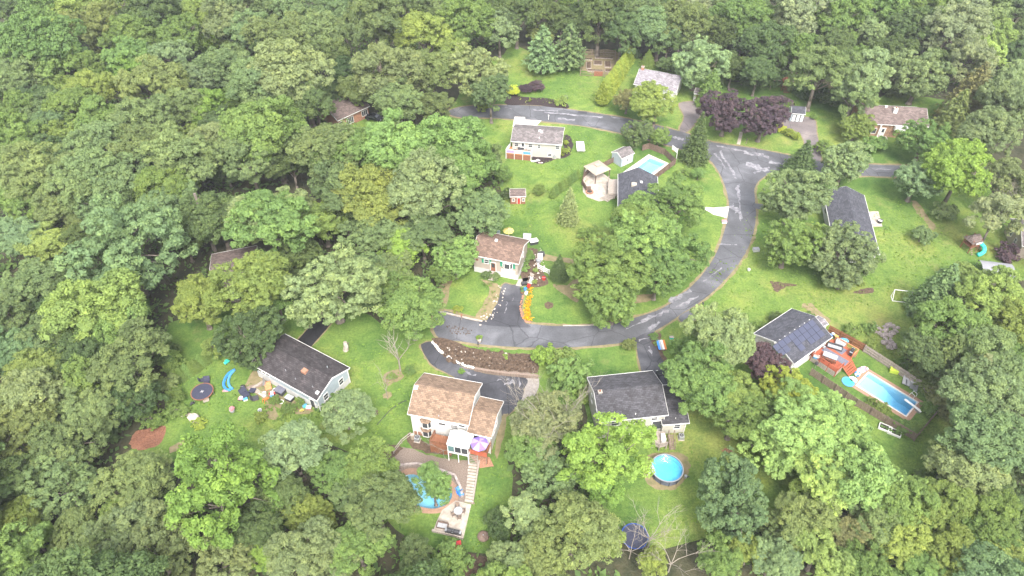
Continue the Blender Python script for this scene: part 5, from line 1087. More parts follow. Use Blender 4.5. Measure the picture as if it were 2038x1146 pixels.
# playsets
t = thing('playset', 'wooden playset with brown roof and teal tube slide on the right lawn', 'playset', G(1926, 496), .3)
for x in (-1, 1):
    for y in (-1, 1): MB().box(x-.07, x+.07, y-.07, y+.07, 0, 3.2).build('post', M['rust'], t)
MB().box(-1.05, 1.05, -1.05, 1.05, 1.4, 1.5).build('platform', M['rust'], t); MB().add([(-1.4, -1.3, 2.6), (1.4, -1.3, 2.6), (1.4, 1.3, 2.6), (-1.4, 1.3, 2.6), (-.9, 0, 3.9), (.9, 0, 3.9)], [(0, 1, 5, 4), (1, 2, 5), (2, 3, 4, 5), (3, 0, 4), (3, 2, 1, 0)]).build('roof', M['roofmauve'], t)
for s in (-1, 1):
    b = MB()
    for k in range(7): b.box(-1+k*.31, -.85+k*.31, s*1.02-.02, s*1.02+.02, 1.5, 2.2)
    b.build('side_boards', M['rust'], t)
for k in range(4): MB().box(-1.05, -.55+k*.0, -1.15-.25*k, -.95-.25*k, 1.2-.3*k, 1.26-.3*k).build('step', M['wood'], t)
pts = [(1.1, -.4, 1.8), (1.9, -.7, 1.5), (2.2, -1.4, 1.1), (1.7, -2.1, .7), (.8, -2.3, .35), (.2, -2.2, .3)]
b = MB()
for p, q in zip(pts, pts[1:]): b.bar(p, q, .42, n=10)
b.build('tube_slide', M['tealp'], t, True); MB().add([(1.1, .3, 1.5), (1.1, .9, 1.5), (4.2, .6, .15), (4.2, 0, .15), (1.1, .3, 1.4), (1.1, .9, 1.4), (4.2, .6, .05), (4.2, 0, .05)], [(3, 2, 1, 0), (4, 5, 6, 7), (0, 4, 7, 3), (1, 2, 6, 5)]).build('open_slide', M['greenp'], t)
MB().box(-.5, .9, -1.35, -1.3, 2.3, 2.75).build('awning', M['white'], t)
t = thing('playset', 'brown wooden swing set with central tower at the far lawn edge', 'playset', G(1561, 177), -.1)
MB().bar((-4, 0, 2.3), (4, 0, 2.3), .08).build('beam', M['wood'], t)
for x in (-4, 4):
    for y in (-1, 1): MB().bar((x, 0, 2.3), (x, y, 0), .07).build('post', M['wood'], t)
MB().box(-1, 1, -1, 1, 1.3, 1.4).build('platform', M['rust'], t); MB().add([(-1.2, -1.2, 2.7), (1.2, -1.2, 2.7), (1.2, 1.2, 2.7), (-1.2, 1.2, 2.7), (0, 0, 3.6)], [(0, 1, 4), (1, 2, 4), (2, 3, 4), (3, 0, 4), (3, 2, 1, 0)]).build('roof', M['rust'], t)
for x in (-1, 1):
    for y in (-1, 1): MB().box(x-.07, x+.07, y-.07, y+.07, 0, 2.7).build('post', M['rust'], t)
for k in range(5): MB().box(-.7, .7, -1.2-.3*k, -1-.3*k, 1.1-.24*k, 1.17-.24*k).build('step', M['rust'], t)
MB().bar((2.4, 0, 2.3), (2.4, 0, .6), .02).bar((3.2, 0, 2.3), (3.2, 0, .6), .02).box(2.4, 3.2, -.15, .15, .5, .56).build('swing', M['yellowp'], t)
# bench-like sign with stripes by the driveway
t = thing('striped_bench', 'small blue white and orange striped bench at the mouth of the lower driveway', 'bench', G(1316, 690), .05)
for k, m_ in enumerate(('bluep', 'greyfab', 'white', 'orangep')): MB().box(-.72+k*.36, -.38+k*.36, -1.1, 1.1, .5, .58).build('slat', M[m_], t)
for y in (-.9, .9): MB().box(-.6, .6, y-.06, y+.06, 0, .5).build('leg', M['darkwood'], t)
t = thing('planter_tree', 'round leafy bush in a tub at the lower verge of the road', 'planter', G(954, 680)); MB().cyl(0, 0, 0, .5, .28, .35, 10).build('tub', M['concrete'], t); MB().bar((0, 0, .5), (0, 0, 1.2), .06).build('stem', M['bark'], t)
PLANTER = t
# cars
def car(label, px, rz, m):
    t = thing('parked_car', label, 'car', G(*px), rz)
    pr = [(-2.2, .35), (2.2, .35), (2.25, .7), (1.2, .95), (.5, 1.4), (-1.3, 1.42), (-2.0, .98), (-2.25, .8)]
    b = MB(); n = len(pr); b.add([(x, -.88, z) for x, z in pr]+[(x, .88, z) for x, z in pr], [tuple(range(n)), tuple(range(2*n-1, n-1, -1))]+[(k, n+k, n+(k+1) % n, (k+1) % n) for k in range(n)]); b.build('body', M[m], t, bevel=.12)
    for x0, x1, z0, z1 in ((.62, 1.15, 1.36, 1.02), (-1.4, -1.95, 1.4, 1.04)): MB().add([(x0, -.7, z0+.03), (x0, .7, z0+.03), (x1, .75, z1+.03), (x1, -.75, z1+.03)], [(0, 1, 2, 3) if x1 < x0 else (3, 2, 1, 0)]).build('windscreen', M['glass'], t)
    for s in (-.885, .885): MB().box(-1.2, .5, s-.01, s+.01, 1.0, 1.3).build('side_window', M['glass'], t)
    for x in (-1.4, 1.4):
        for y in (-.85, .85): b = MB(); b.at(x, y, .33, rx=math.pi/2).cyl(0, 0, -.1, .1, .33, n=14); w = b.build('wheel', M['darkmetal'], t)
    for y in (-.6, .6): MB().box(2.2, 2.28, y-.18, y+.18, .6, .75).build('headlight', M['white'], t); MB().box(-2.28, -2.2, y-.18, y+.18, .65, .8).build('taillight', M['redp'], t)
_m['carpaint'] = M['carpaint'] = mat('black_car_paint', (.012, .013, .018), .25, spec=.6); M['carsilver'] = mat('silver_car_paint', (.25, .28, .33), .3, spec=.6)
car('black car beside the brick cottage at the upper left', (745, 238), -.3, 'carpaint'); car('black car on the lower driveway behind the charcoal roofed wing', (1322, 762), 1.75, 'carpaint'); car('grey blue car at the end of the lower driveway next to the black one', (1337, 766), 1.7, 'carsilver')
# rocks
def rock_mesh(i): return MB().ball(0, 0, .3, 1, .8, .6, i, .28, 7, 4)
t = thing('rock_pile', 'heap of grey brown boulders in the weeds above the pool fence', 'rock pile', G(1760, 672)); c0 = Vector(G(1760, 672)); r = random.Random(9); proto = [rock_mesh(i).build('rock', M['rock'], t) for i in range(4)]
spots = [(1745, 652), (1752, 656), (1760, 650), (1768, 648), (1775, 650), (1780, 656), (1776, 663), (1757, 668), (1762, 674), (1766, 680), (1770, 686), (1776, 684), (1772, 676), (1780, 690), (1768, 692), (1764, 666), (1750, 664), (1784, 660), (1760, 683), (1757, 660), (1774, 694), (1763, 658), (1738, 655), (1771, 669), (1787, 653), (1742, 661)]
for k, q in enumerate(spots):
    o = proto[k] if k < 4 else proto[k % 4].copy()
    if k >= 4: COL.objects.link(o)
    v = Vector(G(*q))-c0; s = r.uniform(.35, .75); o.location = (v.x, v.y, 0); o.scale = (s, s, s); o.rotation_euler = (0, 0, r.uniform(0, 6))
def stones(name, label, polyln, n, s0, s1, m, spread=.2, region=None, seed=1):
    r = random.Random(seed); b = MB(); w = [Vector(G(*q)) for q in polyln]; 
    for k in range(n):
        if region: 
            while True:
                x, y = r.uniform(min(p[0] for p in region), max(p[0] for p in region)), r.uniform(min(p[1] for p in region), max(p[1] for p in region))
                if inside((x, y), region): break
            v = Vector(G(x, y))
        else:
            f = k/(n-1)*(len(w)-1); i = min(int(f), len(w)-2); v = w[i].lerp(w[i+1], f-i)+Vector((r.uniform(-spread, spread), r.uniform(-spread, spread)))
        s = r.uniform(s0, s1); b.at(v.x, v.y, .02, r.uniform(0, 6)).ball(0, 0, s*.3, s, s*.75, s*.6, r.randint(0, 999), .25, 6, 4)
    o = b.build(name, M[m]); return tag(o, label, 'stones', None, 'stuff')
stones('white_stones', 'row of white stones edging the lower drive below the rocky bank', [(862, 682), (872, 695), (885, 706), (905, 718), (925, 727), (942, 733)], 55, .2, .32, 'white', .1)
stones('bank_stones', 'pale stones scattered over the brown rocky bank', [(0, 0)]*2, 60, .12, .34, 'paleRock', region=[(865, 680), (930, 694), (1050, 710), (1066, 740), (960, 730), (900, 716)], seed=3)
stones('bank_rocks', 'brown rocks covering the bank between the road and the lower drive', [(0, 0)]*2, 500, .15, .5, 'mulchbr', region=[(862, 678), (930, 694), (1050, 708), (1068, 742), (960, 734), (895, 720)], seed=6)
stones('border_stones', 'stones along the bed left of the tan house driveway', [(1002, 568), (992, 590), (985, 610), (975, 628), (962, 640)], 40, .1, .26, 'paleRock', .9, seed=4)
stones('border_stones', 'reddish stones edging the marigold bed', [(1040, 590), (1036, 612), (1038, 628), (1046, 640), (1056, 642)], 34, .15, .28, 'brickm', .1, seed=5)
stones('garden_stones', 'stones in the bed right of the tan house', [(0, 0)]*2, 45, .08, .24, 'paleRock', region=[(1060, 470), (1075, 475), (1078, 500), (1092, 558), (1070, 570), (1046, 568), (1062, 520)], seed=8)
stones('roadside_leaves', 'scattered brown leaves on the road by the left drive', [(0, 0)]*2, 60, .06, .18, 'mulchbr', region=[(885, 645), (940, 655), (935, 668), (900, 664)], seed=12)
stones('wood_chips', 'loose red wood chips on the heap at the left lawn edge', [(0, 0)]*2, 500, .08, .2, 'redchips', region=[(262, 877), (275, 858), (328, 850), (320, 880), (290, 892)], seed=13)
bo = MB().ball(0, 0, .5, 1.1, .8, .7, 5, .22, 8, 5).build('boulder', M['paleRock']); bo.location = (*G(389, 836), 0); tag(bo, 'pale grey boulder beside a yellow green shrub on the left lawn', 'boulder')
hz = thing('garden_hose', 'thin black hose curving across the lawn left of the tan roofed house', 'hose', G(780, 815)); c0 = Vector(G(780, 815)); w = [Vector(q)-c0 for q in spline(P([(809, 797), (795, 803), (778, 815), (763, 831), (750, 846)]), False, 5)]; b = MB()
for p, q in zip(w, w[1:]): b.bar((p.x, p.y, .04), (q.x, q.y, .04), .06, n=5)
b.build('tube', M['darkmetal'], hz)
# ---------------- foliage prototypes (unit crown radius) ----------------
def leaf_mesh(name, C, N, S, T, m, asp=.7, rng=None, fold=.25):
    """C centres, N normals, S sizes, T tint -> one mesh of folded leaf clusters"""
    n = len(C); r = rng; S = S*r.lognormal(0, .3, n); a = r.normal(size=(n, 3)); u = np.cross(N, a); u /= np.linalg.norm(u, axis=1)[:, None]+1e-9; v = np.cross(N, u)
    s = S[:, None]; k = r.uniform(.55, 1.0, (n, 1))*asp
    V = np.empty((n, 4, 3)); V[:, 0] = C-u*s; V[:, 1] = C-v*s*k+N*s*fold*r.uniform(-1, 1, (n, 1)); V[:, 2] = C+u*s; V[:, 3] = C+v*s*k+N*s*fold*r.uniform(-1, 1, (n, 1))
    me = bpy.data.meshes.new(name); me.vertices.add(n*4); me.vertices.foreach_set('co', V.astype(np.float32).ravel())
    me.loops.add(n*4); me.loops.foreach_set('vertex_index', np.arange(n*4, dtype=np.int32)); me.polygons.add(n)
    me.polygons.foreach_set('loop_start', np.arange(0, n*4, 4, dtype=np.int32)); 
    at = me.attributes.new('tint', 'FLOAT', 'FACE'); at.data.foreach_set('value', np.clip(T, 0, 1).astype(np.float32))
    me.materials.append(m); me.update(); me.validate(); return me
def unit(a): return a/(np.linalg.norm(a, axis=1)[:, None]+1e-9)
def crown_broad(seed, nl=42, lobe=(.2, .36), sub=9, leaves=34, zc=1.55, zr=.82, low=-.45, leaf=.042, flat=1., irr=.12, spread=.85, core=True):
    r = np.random.default_rng(seed); C = []; N = []; T = []; L = []
    # a handful of main masses break the outline
    masses = [(np.zeros(3), 1.)]
    for k in range(5):
        a = r.uniform(0, 6.28); d = r.uniform(.25, .5)*(1+irr); masses.append((np.array([math.cos(a)*d, math.sin(a)*d, r.uniform(-.25, .35)]), r.uniform(.5, .72)))
    while len(L) < nl:
        c, s = masses[r.integers(len(masses))]; d = r.normal(size=3); d /= np.linalg.norm(d)
        if d[2] < low: continue
        p = c+d*s*r.uniform(.7, 1.)*spread; p[:2] *= 1+r.uniform(-irr, irr)
        rad = r.uniform(*lobe)
        if any(np.linalg.norm(p-q)*1.0 < .16 for q, _ in L): continue
        if math.hypot(p[0], p[1]) > 1.0: continue
        L.append((p, rad))
    for p, rad in L:
        lt = r.uniform(-.16, .16); out = p/np.linalg.norm(p+1e-6)
        for k in range(sub):
            d = r.normal(size=3)+out*.55+np.array([0, 0, .45]); d /= np.linalg.norm(d); q = p+d*rad*r.uniform(.6, 1.); sr = rad*r.uniform(.28, .5); st = lt+r.uniform(-.13, .13)
            e = unit(r.normal(size=(leaves, 3))+d*.7+np.array([0, 0, .35])); C.append(q+e*sr*r.uniform(.6, 1.15, (leaves, 1))*np.array([1, 1, .75])); N.append(unit(e*.9+r.normal(size=(leaves, 3))*.5+np.array([0, 0, .5]))); T.append(.5+st+r.normal(size=leaves)*.13)
    C = np.concatenate(C); N = np.concatenate(N); T = np.concatenate(T)
    C[:, 2] = C[:, 2]*zr/1.0+zc
    return C, N, T, [(p*np.array([1, 1, zr])+np.array([0, 0, zc]), rad) for p, rad in L], leaf*r.uniform(.7, 1.25, len(C)), r
PROTO = {}
def trunk_mesh(name, L, r, base=.085, zc=1.2, limbs=14, lean=.06, m='bark'):
    b = MB(); top = (r.uniform(-lean, lean), r.uniform(-lean, lean)); pts = [(0, 0, -.02), (top[0]*.3, top[1]*.3, .35), (top[0]*.6, top[1]*.6, .8), (top[0], top[1], zc)]; rad = [base, base*.78, base*.62, base*.4]
    b.bar((0, 0, -.03), (0, 0, .09), base*1.5, base, 8)
    for k in range(3): b.bar(pts[k], pts[k+1], rad[k], rad[k+1], 8)
    idx = r.permutation(len(L))[:limbs]
    for i in idx:
        p = L[i][0]; f = r.uniform(.35, .95); s = Vector(pts[2]).lerp(Vector(pts[3]), f) if f > .5 else Vector(pts[1]).lerp(Vector(pts[2]), f*2)
        mid = s.lerp(Vector(p), .5)+Vector((0, 0, .06)); b.bar(s, mid, base*.32, base*.2, 5); b.bar(mid, Vector(p), base*.2, base*.06, 5)
    me = bpy.data.meshes.new(name); me.from_pydata(b.v, [], b.f); me.materials.append(M[m])
    for p in me.polygons: p.use_smooth = True
    return me
def add_proto(kind, var, C, N, T, L, S_, r, leafm='leaf', **tk):
    PROTO.setdefault(kind, []).append((leaf_mesh('crown', C, N, S_, T, M[leafm], rng=r), trunk_mesh('trunk', L, r, **tk)))
for i in range(7): add_proto('broad', i, *crown_broad(10+i, 46+i*3, (.17, .34), 12, 76, leaf=.025, low=-.7, zc=1.4, irr=.08+.035*i), zc=1.1)
for i in range(3): add_proto('dense', i, *crown_broad(30+i, 84, (.15, .25), 9, 64, zr=.85, irr=.08, leaf=.023, low=-.9, zc=1.1), zc=.8)
for i in range(3): add_proto('airy', i, *crown_broad(50+i, 30, (.2, .32), 14, 72, zr=.95, irr=.24, leaf=.026, low=-.7, zc=1.5, spread=.95), base=.06, limbs=22, zc=1.5)
for i in range(2): add_proto('shrub', i, *crown_broad(70+i, 34, (.2, .34), 7, 26, zr=.75, zc=.6, low=-.5, leaf=.06), base=.05, zc=.4, limbs=5)
def crown_tall(seed):
    C, N, T, L, S_, r = crown_broad(seed, 54, (.22, .38), 10, 62, zr=1.6, zc=2.3, low=-.8, leaf=.035, irr=.2); return C, N, T, L, S_, r
for i in range(2): add_proto('tall', i, *crown_tall(90+i), base=.09, zc=2.2)
def crown_spruce(seed, tiers=26, H=3.3, leaf=.05, droop=.32, n0=20, prof=.85, per=16, z0=.22, wid=1.):
    r = np.random.default_rng(seed); C = []; N = []; T = []; L = []
    for t in range(tiers):
        f = t/(tiers-1); z = z0+(H-z0)*f; R = wid*max(.04, (1-f)**prof*(1+.1*math.sin(t*2.4))); nb = max(4, int(n0*(1-f)+4))
        for k in range(nb):
            a = 6.283*(k+r.uniform(-.35, .35))/nb+t*.7; ln_ = R*r.uniform(.75, 1.08); cnt = max(3, int(per*ln_+3)); s = np.linspace(.12, 1, cnt); tt = r.uniform(-.15, .15)
            x = math.cos(a)*ln_*s; y = math.sin(a)*ln_*s; zz = z-droop*ln_*s**1.4+.08*ln_*s**4; q = np.stack([x, y, zz], 1)
            for w in range(3):
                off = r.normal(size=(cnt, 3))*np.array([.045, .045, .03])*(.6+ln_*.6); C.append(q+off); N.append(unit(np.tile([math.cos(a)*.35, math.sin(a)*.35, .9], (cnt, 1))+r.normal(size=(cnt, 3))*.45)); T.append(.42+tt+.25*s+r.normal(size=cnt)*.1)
            if k % 5 == 0: L.append((np.array([x[-1]*.7, y[-1]*.7, zz[-1]]), .1))
    C = np.concatenate(C); return C, np.concatenate(N), np.concatenate(T), L, leaf*r.uniform(.7, 1.2, len(C)), r
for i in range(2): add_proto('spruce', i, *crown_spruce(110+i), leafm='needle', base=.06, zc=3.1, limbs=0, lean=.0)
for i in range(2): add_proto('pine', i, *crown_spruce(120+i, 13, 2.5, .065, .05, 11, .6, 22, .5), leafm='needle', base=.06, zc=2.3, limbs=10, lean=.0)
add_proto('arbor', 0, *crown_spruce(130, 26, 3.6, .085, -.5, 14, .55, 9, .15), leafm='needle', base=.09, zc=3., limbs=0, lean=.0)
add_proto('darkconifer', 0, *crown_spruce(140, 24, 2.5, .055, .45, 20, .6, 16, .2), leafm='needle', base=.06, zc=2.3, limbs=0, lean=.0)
HT = dict(broad=2.3, dense=1.95, airy=2.5, shrub=1.4, tall=4.1, spruce=3.3, pine=2.6, arbor=3.6, darkconifer=2.6)
CZ = dict(broad=.61, dense=.56, airy=.6, shrub=.5, tall=.56, spruce=.42, pine=.5, arbor=.42, darkconifer=.42)
COLS = {  # leaf colours (linear) and the words for them
 'g1': ((0.13, 0.18, 0.08), 'grey green'), 'g2': ((0.132, 0.202, 0.068), 'mid green'), 'g3': ((0.176, 0.235, 0.072), 'yellowish green'), 'g4': ((.158, .250, .064), 'bright lime green'),
 'bl': ((0.125, 0.183, 0.086), 'bluish green'), 'bp': ((0.171, 0.237, 0.118), 'pale bluish green'), 'dk': ((0.088, 0.129, 0.055), 'dark green'), 'ol': ((0.145, 0.188, 0.076), 'olive green'), 'gg': ((0.165, 0.215, 0.105), 'soft grey green'),
 'pg': ((0.209, 0.297, 0.100), 'pale fresh green'), 'ye': ((0.374, 0.403, 0.060), 'bright yellow'), 'yw': ((.190, .245, .080), 'yellow tinged'), 'pu': ((.085, .062, .078), 'purple leaved'), 'br': ((0.165, 0.175, 0.085), 'brownish green'), 'fg': ((.150, .228, .076), 'fresh green'), 'gold': ((0.220, 0.280, 0.065), 'golden green'), 'dg': ((0.061, 0.095, 0.042), 'blackish green'), 'tw': ((0.185, 0.22, 0.12), 'thin grey green')}
KW = dict(broad='broad crowned tree', dense='dense round tree', airy='open crowned tree', shrub='shrub', tall='tall narrow tree', spruce='conical spruce', pine='layered pine', arbor='columnar evergreen', darkconifer='drooping conifer')
TREES = []
rt = random.Random(21)
def tree(px, py, w, kind, col, hs_=1., label=None, group=None, name=None, cat=None, var=None):
    hs_ = hs_*(1.12 if kind == 'broad' and py < 400 else 1.)
    z = 5.
    for _ in range(12):
        X, Y = G(px, py, z); R = w*depth(Y, z)/FPX/2; Ht = HT[kind]*R*hs_; z = Ht*CZ[kind]
    if Y < 12: return None
    v = PROTO[kind][(var if var is not None else rt.randrange(99)) % len(PROTO[kind])]
    nm = name or {'shrub': 'shrub', 'spruce': 'spruce_tree', 'pine': 'pine_tree', 'arbor': 'evergreen_tree', 'darkconifer': 'conifer_tree'}.get(kind, 'broadleaf_tree')
    t = thing(nm, label, cat or ('shrub' if kind == 'shrub' else 'tree'), (X, Y, 0), rt.uniform(0, 6.28), group)
    c = COLS[col][0]; j = rt.uniform(.86, 1.16); hj = rt.uniform(-.07, .07)
    ax = rt.uniform(.9, 1.1) if kind in ('broad', 'airy', 'dense', 'shrub') else 1
    for n_, me in zip(('crown', 'trunk'), v):
        o = bpy.data.objects.new(n_, me); COL.objects.link(o); o.parent = t; o.scale = (R*ax, R/ax, R*hs_)
        if n_ == 'crown': o.color = (c[0]*j*(1+hj), c[1]*j, c[2]*j*(1-hj), 1)
    TREES.append(dict(o=t, px=px, py=py, w=w, kind=kind, col=col, lab=label, X=X, Y=Y, R=R, g=group)); return t
